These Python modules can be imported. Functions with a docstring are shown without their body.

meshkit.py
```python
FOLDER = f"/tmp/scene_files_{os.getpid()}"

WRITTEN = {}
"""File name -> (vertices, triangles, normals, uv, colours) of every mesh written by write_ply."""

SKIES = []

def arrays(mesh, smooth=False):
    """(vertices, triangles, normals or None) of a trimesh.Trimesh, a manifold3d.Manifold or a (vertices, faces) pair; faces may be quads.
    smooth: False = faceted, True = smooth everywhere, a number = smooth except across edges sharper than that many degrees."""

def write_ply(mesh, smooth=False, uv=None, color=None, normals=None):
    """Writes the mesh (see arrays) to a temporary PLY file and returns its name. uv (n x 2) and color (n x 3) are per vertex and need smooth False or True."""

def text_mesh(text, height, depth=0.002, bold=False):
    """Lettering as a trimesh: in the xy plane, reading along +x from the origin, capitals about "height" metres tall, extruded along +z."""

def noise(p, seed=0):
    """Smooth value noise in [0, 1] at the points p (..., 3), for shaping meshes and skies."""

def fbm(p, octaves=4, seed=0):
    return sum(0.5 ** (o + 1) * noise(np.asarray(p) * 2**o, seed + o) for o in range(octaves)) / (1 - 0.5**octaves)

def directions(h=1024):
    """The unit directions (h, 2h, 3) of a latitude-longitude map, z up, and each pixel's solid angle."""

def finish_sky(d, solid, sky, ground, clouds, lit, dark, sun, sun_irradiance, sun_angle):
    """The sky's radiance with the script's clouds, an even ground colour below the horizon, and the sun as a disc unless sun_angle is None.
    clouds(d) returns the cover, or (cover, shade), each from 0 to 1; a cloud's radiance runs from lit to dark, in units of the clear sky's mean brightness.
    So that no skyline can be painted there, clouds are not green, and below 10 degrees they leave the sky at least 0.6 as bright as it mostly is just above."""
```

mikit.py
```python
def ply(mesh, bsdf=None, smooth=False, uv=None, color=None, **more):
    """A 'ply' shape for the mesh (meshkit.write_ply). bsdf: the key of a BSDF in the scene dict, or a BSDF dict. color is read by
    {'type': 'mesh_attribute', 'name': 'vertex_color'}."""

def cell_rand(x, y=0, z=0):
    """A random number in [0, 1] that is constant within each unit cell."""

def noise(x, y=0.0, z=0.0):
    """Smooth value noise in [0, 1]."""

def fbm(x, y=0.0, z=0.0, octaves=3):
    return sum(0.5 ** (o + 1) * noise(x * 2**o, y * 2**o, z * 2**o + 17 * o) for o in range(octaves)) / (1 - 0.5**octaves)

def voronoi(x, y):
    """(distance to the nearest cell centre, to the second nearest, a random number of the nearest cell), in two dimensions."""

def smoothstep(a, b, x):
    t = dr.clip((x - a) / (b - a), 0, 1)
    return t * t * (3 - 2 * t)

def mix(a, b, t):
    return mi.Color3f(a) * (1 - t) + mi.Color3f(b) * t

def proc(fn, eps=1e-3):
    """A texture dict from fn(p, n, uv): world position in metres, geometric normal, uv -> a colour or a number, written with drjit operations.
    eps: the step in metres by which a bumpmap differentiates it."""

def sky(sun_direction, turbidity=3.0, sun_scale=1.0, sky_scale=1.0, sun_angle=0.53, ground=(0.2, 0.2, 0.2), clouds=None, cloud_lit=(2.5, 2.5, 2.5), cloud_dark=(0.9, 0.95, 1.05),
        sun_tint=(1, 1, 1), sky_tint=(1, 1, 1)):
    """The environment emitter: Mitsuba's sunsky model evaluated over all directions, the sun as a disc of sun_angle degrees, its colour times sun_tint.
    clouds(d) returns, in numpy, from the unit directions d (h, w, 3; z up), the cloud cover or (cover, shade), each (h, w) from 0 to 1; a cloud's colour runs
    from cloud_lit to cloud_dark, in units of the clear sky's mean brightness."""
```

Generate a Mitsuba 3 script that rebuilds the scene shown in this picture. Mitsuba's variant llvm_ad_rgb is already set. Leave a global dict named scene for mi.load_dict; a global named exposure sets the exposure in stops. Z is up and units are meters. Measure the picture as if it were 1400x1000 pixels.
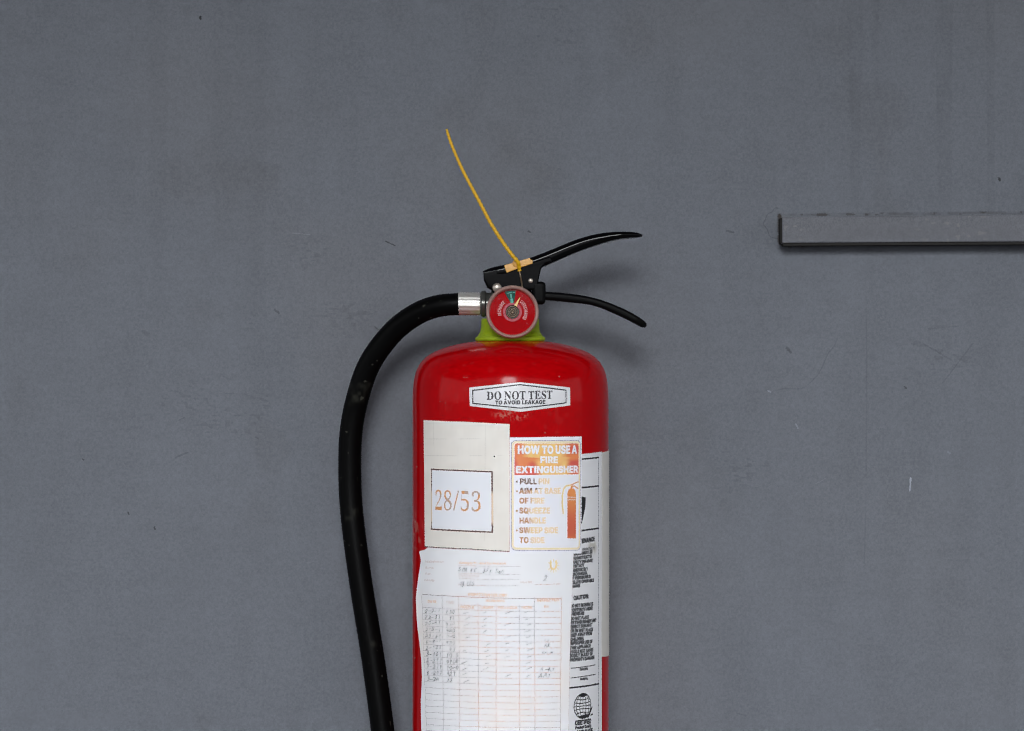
import math
import numpy as np
import drjit as dr
import mitsuba as mi
import trimesh
import shapely
from shapely.geometry import Polygon, LineString, box
from shapely import affinity
import mikit
import meshkit
from mikit import noise, fbm, smoothstep, mix

T = mi.ScalarTransform4f
scene, labels = {}, {}

# ---------------------------------------------------------------- camera, sky, exposure
S = 0.0005225           # metres per unit of the measured elevation (the bottle is 140 mm across)
D = 2.30                # camera to the bottle's axis
ZC = 0.36               # camera height over the bottle's foot
WALL_Y = 0.078          # wall face
scene['camera'] = {'type': 'perspective', 'fov': 2 * math.degrees(math.atan(700 * S / D)), 'fov_axis': 'x', 'near_clip': 0.05, 'far_clip': 60.0,
                   'to_world': T().look_at(origin=[0, -D, ZC], target=[0, 0, ZC], up=[0, 0, 1])}
scene['sky'] = mikit.sky((-0.03, -1.0, 0.34), turbidity=3, sun_scale=0.29, sun_angle=16, clouds=lambda d: 1.0, cloud_lit=(2.45, 2.5, 2.62), ground=(0.09, 0.09, 0.09),
                         sun_tint=(0.68, 0.97, 1.80))
exposure = 3.0


def add(key, mesh, bsdf, smooth=False, **more):
    """One entry of the scene; a key that is taken gets the next three-digit number."""
    k, i = key, 0
    while k in scene:
        i += 1
        k = f'{key}_{i:03d}'
    scene[k] = mikit.ply(mesh, bsdf, smooth, **more)
    return k


def tag(key, label=None, category=None, group=None, kind=None):
    labels[key] = {a: b for a, b in (('label', label), ('category', category), ('group', group), ('kind', kind)) if b}


def P(h, v, y):
    """The point at depth y that is h to the right and v down in the measured elevation (centre 700, 500)."""
    t = (D + y) / D
    return np.array([(h - 700) * S * t, y, ZC + (500 - v) * S * t])


# ---------------------------------------------------------------- materials
def lin(r, g, b):
    c = np.array([r, g, b]) / 255.0
    return [float(x) for x in np.where(c < 0.04045, c / 12.92, ((c + 0.055) / 1.055) ** 2.4)]


def mat(name, color, roughness=0.6, metallic=0.0, specular=0.4, bump=None, scale=1.0, **more):
    base = {'type': 'rgb', 'value': list(color)} if isinstance(color, (list, tuple)) else color
    m = {'type': 'principled', 'base_color': base, 'roughness': roughness, 'metallic': metallic, 'specular': specular, **more}
    if bump is not None:
        m = {'type': 'bumpmap', 'arbitrary': bump, 'scale': scale, 'bsdf': m}
    scene[name] = {'type': 'twosided', 'bsdf': m}


def wall_marks():
    """Small chips, scratches and drips of the painted wall: (x0, z0, x1, z1, half width, tone)."""
    f = (D + WALL_Y) / D
    px = [(274, 23, 274, 26, 1.5, -.85), (1366, 244, 1367, 247, 1.6, -.8), (1245, 654, 1244, 671, 1.2, 1.3), (527, 330, 540, 336, .7, -.6),
          (1088, 580, 1091, 586, 1.0, .55), (1051, 535, 1053, 536, 1.2, .6), (1076, 476, 1081, 482, 2.0, -.35), (512, 447, 517, 451, .8, -.5),
          (113, 628, 115, 629, 1.1, -.55), (175, 701, 176, 703, 1.1, -.6), (211, 721, 212, 724, 1.1, -.6), (400, 319, 424, 321, .6, .3),
          (994, 316, 1003, 318, 1.6, -.3), (1237, 529, 1239, 531, 1.3, -.5), (196, 453, 201, 457, 3., -.16), (376, 424, 381, 428, 1.6, -.3),
          (350, 598, 353, 600, 1.3, -.2), (240, 626, 256, 619, 1.2, -.2), (1115, 662, 1128, 655, .8, .16), (1288, 525, 1330, 470, 1.0, -.14),
          (1262, 470, 1300, 492, 1.1, -.14), (1270, 450, 1310, 446, 1., -.12), (722, 316, 725, 318, 1.0, -.5), (1296, 618, 1299, 620, 1.3, .3),
          (245, 575, 252, 571, 1.0, -.2), (610, 480, 640, 470, .8, -.12), (420, 770, 429, 768, .8, .14), (1007, 975, 1020, 979, 1., -.15)]
    return [((a - 700) * S * f, ZC + (500 - b) * S * f, (c - 700) * S * f, ZC + (500 - e) * S * f, w * S * f, t) for a, b, c, e, w, t in px]


MARKS = wall_marks()


def wall_paint(p, n, uv):
    x, z = p.x, p.z
    t = 1.0 + 0.25 * (noise(x * 1500, z * 1500, 1.5) - 0.5) + 0.14 * (noise(x * 620, z * 620, 4.0) - 0.5)
    t = t + 0.10 * (fbm(x * 9, z * 7, 0.3) - 0.5) + 0.10 * (fbm(x * 60, z * 14, 2.0, 2) - 0.5)
    t = t + 0.03 * (noise(x * 110, z * 600, 13.0) - 0.5) + 0.05 * (noise(x * 50, z * 130, 15.0) - 0.5)
    drip = smoothstep(0.66, 0.8, noise(x * 130, z * 3.0, 17.0)) * smoothstep(0.18, 0.26, x) * smoothstep(ZC + 0.05, ZC + 0.14, z)
    t = t * (1 - 0.07 * drip * (0.5 + noise(x * 200, z * 60, 2.0)))
    mottle = smoothstep(0.60, 0.78, fbm(x * 22 + 3, z * 20, 5.0)) * smoothstep(0.45, 0.62, fbm(x * 5 + 9, z * 5, 2.5))
    streak = smoothstep(0.62, 0.8, noise(x * 42, z * 1.6, 7.0)) * smoothstep(0.4, 0.7, noise(x * 6, z * 2.5, 3.0))
    t = t * (1 - 0.09 * mottle * (0.3 + noise(x * 330, z * 330, 9.0))) * (1 - 0.05 * streak)
    for x0, z0, x1, z1, w, tone in MARKS:
        dx, dz = x1 - x0, z1 - z0
        k = dr.clip(((x - x0) * dx + (z - z0) * dz) / (dx * dx + dz * dz), 0, 1)
        d = dr.sqrt(dr.square(x - x0 - k * dx) + dr.square(z - z0 - k * dz)) * (0.6 + 0.8 * noise(x * 900, z * 900, 3.0))
        t = t * (1 + tone * (1 - smoothstep(0.5 * w, 1.3 * w, d)))
    f = (D + WALL_Y) / D * S
    area = mi.Float(0.0)
    for h, v, a, b in ((500, 430, 90, 26), (330, 440, 40, 20), (30, 720, 36, 60), (600, 480, 60, 40), (1290, 480, 70, 50), (430, 350, 60, 30), (760, 40, 60, 60), (300, 560, 140, 60), (1010, 640, 60, 40)):
        area = dr.maximum(area, 1 - smoothstep(0.3, 1.1, dr.sqrt(dr.square((x - (h - 700) * f) / (a * f)) + dr.square((z - ZC - (500 - v) * f) / (b * f)))))
    fleck = smoothstep(0.66, 0.80, noise(x * 240 + 90 * z, z * 560, 11.0)) * (0.10 + area) * smoothstep(0.35, 0.6, noise(x * 70, z * 90, 12.0))
    t = t * (1 - 0.11 * fleck)
    run = 1182 + 9 * (fbm(z * 7, 1.0, 3.0, 2) - 0.5)   # a long thin paint run
    t = t * (1 - 0.10 * (1 - smoothstep(0.4, 1.6, dr.abs((x / f) + 700 - run))) * smoothstep(0.25, 0.6, noise(z * 30, 2.0, 1.0)) * smoothstep(-0.1, 0.05, ZC + 130 * f - z))
    # grime where the batten meets the wall
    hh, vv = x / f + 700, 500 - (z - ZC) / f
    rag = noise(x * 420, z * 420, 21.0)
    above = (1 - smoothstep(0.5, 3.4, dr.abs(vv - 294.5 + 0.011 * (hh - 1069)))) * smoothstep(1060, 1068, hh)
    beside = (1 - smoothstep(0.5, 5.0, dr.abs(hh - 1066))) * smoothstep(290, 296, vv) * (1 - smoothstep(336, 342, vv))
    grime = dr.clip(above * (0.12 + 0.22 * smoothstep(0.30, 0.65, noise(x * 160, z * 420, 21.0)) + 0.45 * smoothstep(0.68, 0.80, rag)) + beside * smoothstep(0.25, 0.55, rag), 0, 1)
    crack = (1 - smoothstep(0.3, 1.3, dr.abs(dr.sqrt(dr.square(hh - 1066) + dr.square(vv - 306)) - 17 - 6 * noise(x * 200, z * 200, 5.0)))) * smoothstep(1068, 1062, hh)
    t = t * (1 - 0.22 * crack)
    f = (D + WALL_Y) / D * S                       # rim of an old round stain, right of the bottle
    r = dr.sqrt(dr.square(x - 355 * f) + dr.square(z - ZC - 50 * f)) + 0.006 * (noise(x * 60, z * 60, 8.0) - 0.5)
    ring = (1 - smoothstep(0.0, 0.0009, dr.abs(r - 88 * f))) * smoothstep(0.35, 0.6, noise(x * 45, z * 45, 6.0)) * smoothstep(0.0, 0.02, ZC + 60 * f - z)
    t = t * (1 - 0.16 * ring)
    rust = (1 - smoothstep(0.0, 12 * f, dr.sqrt(dr.square((x - 388 * f) * 0.55) + dr.square((z - ZC - 164 * f) * 1.6)))) * smoothstep(0.3, 0.6, noise(x * 400, z * 400, 2.0))
    c = mix((0.1200, 0.1295, 0.1510), (0.1275, 0.1270, 0.1370), smoothstep(0.42, 0.62, fbm(x * 4 + 2, z * 4, 1.0)) * 0.25 + 0.12 * mottle)
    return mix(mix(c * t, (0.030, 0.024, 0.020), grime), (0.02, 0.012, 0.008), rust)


def batten_paint(p, n, uv):
    x, z = p.x, p.z
    t = 1 + 0.26 * (noise(x * 1400, z * 1400, 1.0) - 0.5) + 0.14 * (fbm(x * 25, z * 160, 2.0) - 0.5) + 0.10 * (noise(x * 300, z * 300, 5.0) - 0.5)
    chip = smoothstep(0.80, 0.86, noise(x * 260, z * 420, 7.0)) * smoothstep(0.5, 0.7, noise(x * 30, 1.0, 2.0))
    return mix(mi.Color3f(0.1190, 0.1230, 0.1390) * t, (0.22, 0.21, 0.20), 0.35 * chip)


def wall_relief(p, n, uv):
    x, z = p.x, p.z
    return 0.45 * noise(x * 700, z * 700, 0.5) + 0.8 * noise(x * 280, z * 280, 3.5) + 2.2 * fbm(x * 45, z * 40, 1.5, 2) + 0.5 * noise(x * 120, z * 400, 6.0) + 2.0 * noise(x * 34, z * 2.2, 5.5)


def red_paint(p, n, uv):
    x, z = p.x + 0.37 * p.y, p.z
    dust = smoothstep(0.66, 0.8, noise(p.x * 260, z * 230, p.y * 260)) * smoothstep(0.45, 0.7, fbm(p.x * 30, z * 22, p.y * 30))
    spot = smoothstep(0.86, 0.9, noise(p.x * 620, z * 620, p.y * 620))
    tone = 0.95 + 0.10 * fbm(p.x * 26, z * 26, p.y * 26)
    # scuffed glue below the hexagonal label
    gx, gz = (p.x + 0.0006) / 0.016, (p.z - (ZC - 0.0337)) / 0.0062
    glue = (1 - smoothstep(0.35, 1.0, dr.sqrt(gx * gx + gz * gz))) * smoothstep(0.46, 0.72, 0.55 * noise(p.x * 1100 + 500 * p.z, p.z * 420 - 300 * p.x, 1.0) + 0.45 * noise(p.x * 900 - 600 * p.z, p.z * 380 + 300 * p.x, 4.0)) * smoothstep(0.02, 0.05, -p.y)
    # a worn patch at the left flank
    wx = dr.sqrt(dr.square((p.z - (ZC - 0.117)) / 0.016) + dr.square((p.x + 0.069) / 0.008))
    worn = (1 - smoothstep(0.5, 1.0, wx)) * smoothstep(0.5, 0.62, noise(p.z * 300, p.y * 300, 3.0))
    for h, v, w in ((763, 515, .9), (636, 516, .5), (604, 549, .5), (744, 591, .8), (815, 488, .6), (571, 640, .9), (569, 716, 1.2), (568, 905, 1.0), (826, 950, .6)):
        spot = dr.maximum(spot, 2.2 * (1 - smoothstep(w * S, 1.6 * w * S, dr.sqrt(dr.square(p.x - (h - 700) * S) + dr.square(p.z - ZC - (500 - v) * S * 0.98)))) * smoothstep(0.0, 0.01, -p.y))
    spot = dr.clip(spot, 0, 2.2)
    c = mi.Color3f(0.405, 0.0003, 0.0022) * tone
    return mix(mix(c, (0.42, 0.18, 0.16), dr.clip(0.03 * dust + 0.30 * spot * dr.maximum(dust, spot - 1.0), 0, 1)), (0.50, 0.20, 0.16), dr.clip(0.55 * glue + 0.35 * worn, 0, 1))


def rubber(p, n, uv):
    s = smoothstep(0.62, 0.8, fbm(p.x * 55, p.z * 55, p.y * 50)) * noise(p.x * 500, p.z * 400, p.y * 400)
    fleck = smoothstep(0.9, 0.93, noise(p.x * 330, p.z * 330, p.y * 330))
    return mix((0.0020, 0.0020, 0.0021), (0.060, 0.060, 0.048), dr.clip(0.45 * s + 0.5 * fleck, 0, 1))


def placard_paper(p, n, uv):
    x, z = p.x, p.z
    weave = 0.02 * (noise(x * 900, z * 60, 1.0) - 0.5) + 0.06 * (fbm(x * 160, z * 160, 2.0) - 0.5)
    stain = fbm(x * 45, z * 45, 3.0)
    seam = 0.0
    for h in (0.0620, 0.0503):
        seam = seam + (1 - smoothstep(0.0001, 0.0004, dr.abs(z - (ZC - h) - 0.02 * x))) * smoothstep(0.3, 0.6, noise(x * 120, 1.0, h * 1000))
    for h in (-0.0545, -0.0180):
        seam = seam + 0.6 * (1 - smoothstep(0.0001, 0.0004, dr.abs(x - h - 0.01 * (z - ZC)))) * smoothstep(0.4, 0.6, noise(1.0, z * 90, h * 1000))
    c = mix((0.71, 0.665, 0.605), (0.79, 0.76, 0.71), stain) * (1 + weave)
    return c * (1 - 0.13 * dr.clip(seam, 0, 1))


def sheet_paper(p, n, uv):
    x, z = p.x, p.z
    c = mix((0.79, 0.79, 0.81), (0.80, 0.755, 0.73), smoothstep(0.4, 0.65, fbm(x * 28, z * 16, 1.0)) * smoothstep(ZC - 0.15, ZC - 0.19, z))
    return c * (0.985 + 0.03 * noise(x * 90, z * 90, 5.0))


def plain_paper(p, n, uv):
    x, z = p.x, p.z
    smudge = (1 - smoothstep(0.3, 1.0, dr.sqrt(dr.square((x - 0.0565) / 0.0045) + dr.square((z - (ZC - 0.1275)) / 0.0072)))) * smoothstep(0.25, 0.6, noise(x * 700, z * 500, 2.0))
    under = (1 - smoothstep(0.3, 1.0, dr.sqrt(dr.square((x + 0.002) / 0.009) + dr.square((z - (ZC - 0.0305)) / 0.0017)))) * smoothstep(0.3, 0.6, noise(x * 600, z * 600, 2.0))
    c = mix((0.70, 0.695, 0.71), (0.66, 0.66, 0.675), fbm(x * 60, z * 40, p.y * 40))
    return mix(c, (0.36, 0.33, 0.26), dr.clip(0.7 * smudge + 0.45 * under, 0, 1))


def header_ink(p, n, uv):
    x, z = p.x / S + 700, (ZC - p.z) / S + 500
    row = smoothstep(621, 623, z)
    jag = 6 * (noise(x * 0.08, z * 0.35, 1.0) - 0.5)
    a = smoothstep(mix(709, 728, row).x, mix(722, 741, row).x, x + jag)
    b = 1 - smoothstep(mix(766, 770, row).x, mix(779, 780, row).x, x + jag)
    t = a * b * (0.65 + 0.5 * noise(x * 0.2, z * 0.12, 4.0))
    warm = mix((0.63, 0.100, 0.075), (0.72, 0.22, 0.075), smoothstep(0.3, 0.7, noise(x * 0.07, z * 0.09, 2.0)))
    return mix(warm, (0.82, 0.53, 0.19), dr.clip(t, 0, 1))


def faded_ink(p, n, uv):
    x, z = p.x / S + 700, (ZC - p.z) / S + 500
    first = 1 - smoothstep(664, 666, z)
    edge = first * 11 + 5 * (noise(z * 0.12, 1.0, 2.0) - 0.5)
    t = smoothstep(719 + edge, 729 + edge, x)
    dark = mix((0.44, 0.20, 0.075), (0.135, 0.065, 0.04), first)
    return mix(dark, mix((0.80, 0.57, 0.29), (0.80, 0.62, 0.42), noise(x * 0.1, z * 0.1, 3.0)), t)


def picto_ink(p, n, uv):
    z = (ZC - p.z) / S + 500
    return mix((0.68, 0.25, 0.075), (0.58, 0.115, 0.06), smoothstep(672, 712, z) * (1 - 0.55 * smoothstep(720, 738, z)))


def border_ink(p, n, uv):
    x, z = p.x / S + 700, (ZC - p.z) / S + 500
    ends = dr.maximum(1 - smoothstep(664, 672, z), smoothstep(706, 714, z))
    return mix((0.72, 0.55, 0.40), (0.10, 0.055, 0.05), ends)


def number_ink(p, n, uv):
    x, z = p.x, p.z
    return mix((0.58, 0.27, 0.11), (0.46, 0.34, 0.28), smoothstep(0.35, 0.65, noise(x * 320, z * 320, 1.0)))


def table_ink(p, n, uv):
    x, z = p.x / S + 700, (ZC - p.z) / S + 500
    warm = smoothstep(0.35, 0.65, noise(x * 0.025, z * 0.02, 1.0)) * smoothstep(600, 660, x)
    return mix((0.30, 0.25, 0.26), (0.58, 0.28, 0.18), warm)


def pen_ink(p, n, uv):
    return mix((0.02, 0.02, 0.024), (0.22, 0.21, 0.23), smoothstep(0.35, 0.7, noise(p.x * 260, p.z * 260, 1.0)))


proc = mikit.proc
mat('wall_paint', proc(wall_paint), 0.62, specular=0.3, bump=proc(wall_relief, 3e-4), scale=0.00011)
mat('batten_paint', proc(batten_paint), 0.62, specular=0.3, bump=proc(wall_relief, 3e-4), scale=0.00011)
mat('red_paint', proc(red_paint), 0.13, specular=0.10)
mat('black_gloss', (0.0015, 0.0015, 0.0018), 0.13, specular=0.11)
mat('black_matte', (0.0025, 0.0025, 0.0027), 0.45, specular=0.06)
mat('rubber', proc(rubber), 0.40, specular=0.05)
mat('lime_plastic', (0.25, 0.345, 0.008), 0.42, specular=0.25)
mat('bright_steel', (0.78, 0.75, 0.70), 0.42, metallic=0.75)
mat('dark_steel', (0.11, 0.11, 0.10), 0.28, metallic=0.7)
mat('rivet_metal', (0.50, 0.45, 0.39), 0.35, metallic=0.75)
mat('bezel_plastic', (0.36, 0.225, 0.195), 0.18, metallic=0.15, specular=0.5)
mat('dial_red', (0.33, 0.0005, 0.003), 0.5, specular=0.03)
mat('dial_green', (0.002, 0.060, 0.045), 0.45, specular=0.1)
mat('dial_mint', (0.07, 0.32, 0.25), 0.5)
mat('dial_pink', (0.36, 0.05, 0.07), 0.5)
mat('dial_white', (0.55, 0.28, 0.28), 0.5)
mat('hub_brass', (0.17, 0.125, 0.085), 0.35, metallic=0.6)
mat('hub_dark', (0.035, 0.027, 0.02), 0.4, metallic=0.3)
mat('needle_yellow', (0.75, 0.52, 0.20), 0.5)
mat('seal_yellow', (0.63, 0.355, 0.008), 0.38, specular=0.4)
mat('seal_tan', (0.62, 0.33, 0.080), 0.40, specular=0.4)
mat('label_paper', proc(plain_paper), 0.34, specular=0.4)
mat('sign_paper', (0.79, 0.79, 0.835), 0.34, specular=0.4)
mat('sign_cream', (0.80, 0.72, 0.58), 0.4)
mat('placard_paper', proc(placard_paper), 0.42, specular=0.35)
mat('panel_paper', (0.76, 0.77, 0.81), 0.42)
mat('sheet_paper', proc(sheet_paper), 0.33, specular=0.4)
mat('tape', (0.60, 0.575, 0.53), 0.35, specular=0.4)
mat('ink_black', (0.010, 0.010, 0.013), 0.5)
mat('ink_grey', (0.040, 0.040, 0.045), 0.5)
mat('ink_navy', (0.035, 0.035, 0.085), 0.5)
mat('ink_violet', (0.20, 0.17, 0.30), 0.5)
mat('ink_rose', (0.72, 0.42, 0.36), 0.5)
mat('ink_header', proc(header_ink), 0.45)
mat('ink_faded', proc(faded_ink), 0.45)
mat('ink_picto', proc(picto_ink), 0.45)
mat('ink_border', proc(border_ink), 0.5)
mat('ink_number', proc(number_ink), 0.5)
mat('ink_table', proc(table_ink), 0.5)
mat('pen_ink', proc(pen_ink), 0.5)
mat('ink_print', (0.60, 0.46, 0.42), 0.5)
mat('ink_orange', (0.72, 0.42, 0.24), 0.5)
mat('ink_yellow', (0.80, 0.62, 0.30), 0.5)
mat('ink_pale', (0.82, 0.74, 0.60), 0.5)
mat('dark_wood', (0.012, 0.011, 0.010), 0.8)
mat('unseen_canopy_paint', (0.20, 0.20, 0.20), 0.8)
mat('bleed_grey', (0.28, 0.28, 0.30), 0.5)
mat('bleed_tan', (0.60, 0.52, 0.47), 0.5)
mat('adhesive_edge', (0.50, 0.22, 0.20), 0.5)
scene['lens_clear'] = {'type': 'thindielectric', 'int_ior': 1.12}

# ---------------------------------------------------------------- mesh helpers
def lathe(profile, n=96):
    """Surface of revolution about z of (r, z) points, first to last."""
    profile = np.asarray(profile, float)
    a = np.arange(n) * 2 * np.pi / n
    v = np.stack([profile[:, :1] * np.cos(a), profile[:, :1] * np.sin(a), np.repeat(profile[:, 1:], n, 1)], -1).reshape(-1, 3)
    i, j = np.meshgrid(np.arange(len(profile) - 1), np.arange(n), indexing='ij')
    q = np.stack([i * n + j, i * n + (j + 1) % n, (i + 1) * n + (j + 1) % n, (i + 1) * n + j], -1).reshape(-1, 4)
    f = np.vstack([q[:, [0, 1, 2]], q[:, [0, 2, 3]]])
    m = trimesh.Trimesh(v, f, process=False)
    m.merge_vertices()
    m.update_faces(m.nondegenerate_faces())
    return m


def facing(profile, centre, n=96):
    """lathe() turned so that its axis points at the viewer (-y), placed at centre."""
    m = lathe(profile, n)
    v = m.vertices.copy()
    m.vertices = np.stack([v[:, 0], -v[:, 2], v[:, 1]], -1) + centre
    return m


def along_x(profile, centre, n=72, crimp=0.0, k=12):
    """lathe() with its axis along x; crimp presses k flutes into it."""
    m = lathe(profile, n)
    v = m.vertices.copy()
    a = np.arctan2(v[:, 1], v[:, 0])
    s = 1 + crimp * np.cos(k * a)
    m.vertices = np.stack([v[:, 2], v[:, 0] * s, v[:, 1] * s], -1) + centre
    m.invert()
    return m


def spline(points, n):
    from scipy.interpolate import CubicSpline
    p = np.asarray(points, float)
    d = np.concatenate([[0], np.cumsum(np.linalg.norm(np.diff(p[:, :3], axis=0), axis=1))])
    return CubicSpline(d, p)(np.linspace(0, d[-1], n))


def sweep(path, ring, scale_a=1.0, scale_b=1.0, side=(0, 1, 0)):
    """Closed sweep of a ring of (a, b) points along a path: a along side, b across it; scales may vary per station."""
    path, ring = np.asarray(path, float), np.asarray(ring, float)
    n, k = len(path), len(ring)
    t = np.gradient(path, axis=0)
    t /= np.linalg.norm(t, axis=1, keepdims=True)
    side = np.broadcast_to(np.asarray(side, float), t.shape)
    a = side - t * (side * t).sum(1, keepdims=True)
    a /= np.linalg.norm(a, axis=1, keepdims=True)
    b = np.cross(t, a)
    sa, sb = np.broadcast_to(scale_a, (n,)), np.broadcast_to(scale_b, (n,))
    v = path[:, None] + (ring[None, :, :1] * sa[:, None, None]) * a[:, None] + (ring[None, :, 1:] * sb[:, None, None]) * b[:, None]
    v = np.vstack([v.reshape(-1, 3), path[:1], path[-1:]])
    i, j = np.meshgrid(np.arange(n - 1), np.arange(k), indexing='ij')
    q = np.stack([i * k + j, i * k + (j + 1) % k, (i + 1) * k + (j + 1) % k, (i + 1) * k + j], -1).reshape(-1, 4)
    c = np.arange(k)
    f = np.vstack([q[:, [0, 1, 2]], q[:, [0, 2, 3]], np.stack([c * 0 + n * k, (c + 1) % k, c], 1), np.stack([c * 0 + n * k + 1, (n - 1) * k + c, (n - 1) * k + (c + 1) % k], 1)])
    m = trimesh.Trimesh(v, f, process=False)
    m.fix_normals()
    return m


def circle(r, k=24):
    a = np.arange(k) * 2 * np.pi / k
    return np.stack([r * np.cos(a), r * np.sin(a)], 1)


def round_rect(w, h, r, k=6):
    """Half width w, half height h, corner radius r."""
    out = []
    for cx, cy, a0 in ((w - r, h - r, 0), (r - w, h - r, 90), (r - w, r - h, 180), (w - r, r - h, 270)):
        for a in np.radians(a0 + np.linspace(0, 90, k)):
            out.append((cx + r * math.cos(a), cy + r * math.sin(a)))
    return np.array(out)


def plate(points, y0, y1, bevel, steps=3):
    """A plate cut to an outline of (x, z) points, from depth y0 to y1, its edges rounded by bevel."""
    poly = Polygon(points)
    poly = poly.buffer(-bevel).buffer(bevel, quad_segs=6)
    ring = np.array(shapely.geometry.polygon.orient(poly.segmentize(0.0012)).exterior.coords)[:-1]
    e = np.roll(ring, -1, 0) - np.roll(ring, 1, 0)
    nrm = np.stack([e[:, 1], -e[:, 0]], 1)
    nrm /= np.linalg.norm(nrm, axis=1, keepdims=True)
    rows = []
    for a in np.linspace(0, np.pi / 2, steps + 1):
        rows.append((y0 + bevel * (1 - math.sin(a)), bevel * (1 - math.cos(a))))
    rows = [(y0 + bevel * (1 - math.cos(a)), bevel * (1 - math.sin(a))) for a in np.linspace(0, np.pi / 2, steps + 1)]
    rows += [(y1 - bevel * (1 - math.cos(a)), bevel * (1 - math.sin(a))) for a in np.linspace(np.pi / 2, 0, steps + 1)]
    k, vs = len(ring), []
    for y, inset in rows:
        r = ring - nrm * inset
        vs.append(np.stack([r[:, 0], np.full(k, y), r[:, 1]], 1))
    v = np.vstack(vs)
    i, j = np.meshgrid(np.arange(len(rows) - 1), np.arange(k), indexing='ij')
    q = np.stack([i * k + j, i * k + (j + 1) % k, (i + 1) * k + (j + 1) % k, (i + 1) * k + j], -1).reshape(-1, 4)
    side = np.vstack([q[:, [0, 1, 2]], q[:, [0, 2, 3]]])
    parts = [trimesh.Trimesh(v, side, process=False)]
    for y, inset, flip in ((rows[0][0], rows[0][1], True), (rows[-1][0], rows[-1][1], False)):
        v2, f2 = trimesh.creation.triangulate_polygon(Polygon(ring - nrm * inset).buffer(0), engine='earcut')
        cap = trimesh.Trimesh(np.stack([v2[:, 0], np.full(len(v2), y), v2[:, 1]], 1), f2, process=False)
        parts.append(cap)
    m = trimesh.util.concatenate(parts)
    m.merge_vertices(digits_vertex=7)
    m.fix_normals()
    return m


def rounded_box(lo, hi, r):
    lo, hi = np.asarray(lo, float), np.asarray(hi, float)
    import manifold3d
    s = manifold3d.Manifold.sphere(r, 16)
    return manifold3d.Manifold.batch_hull([s.translate([x, y, z]) for x in (lo[0] + r, hi[0] - r) for y in (lo[1] + r, hi[1] - r) for z in (lo[2] + r, hi[2] - r)])


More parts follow.
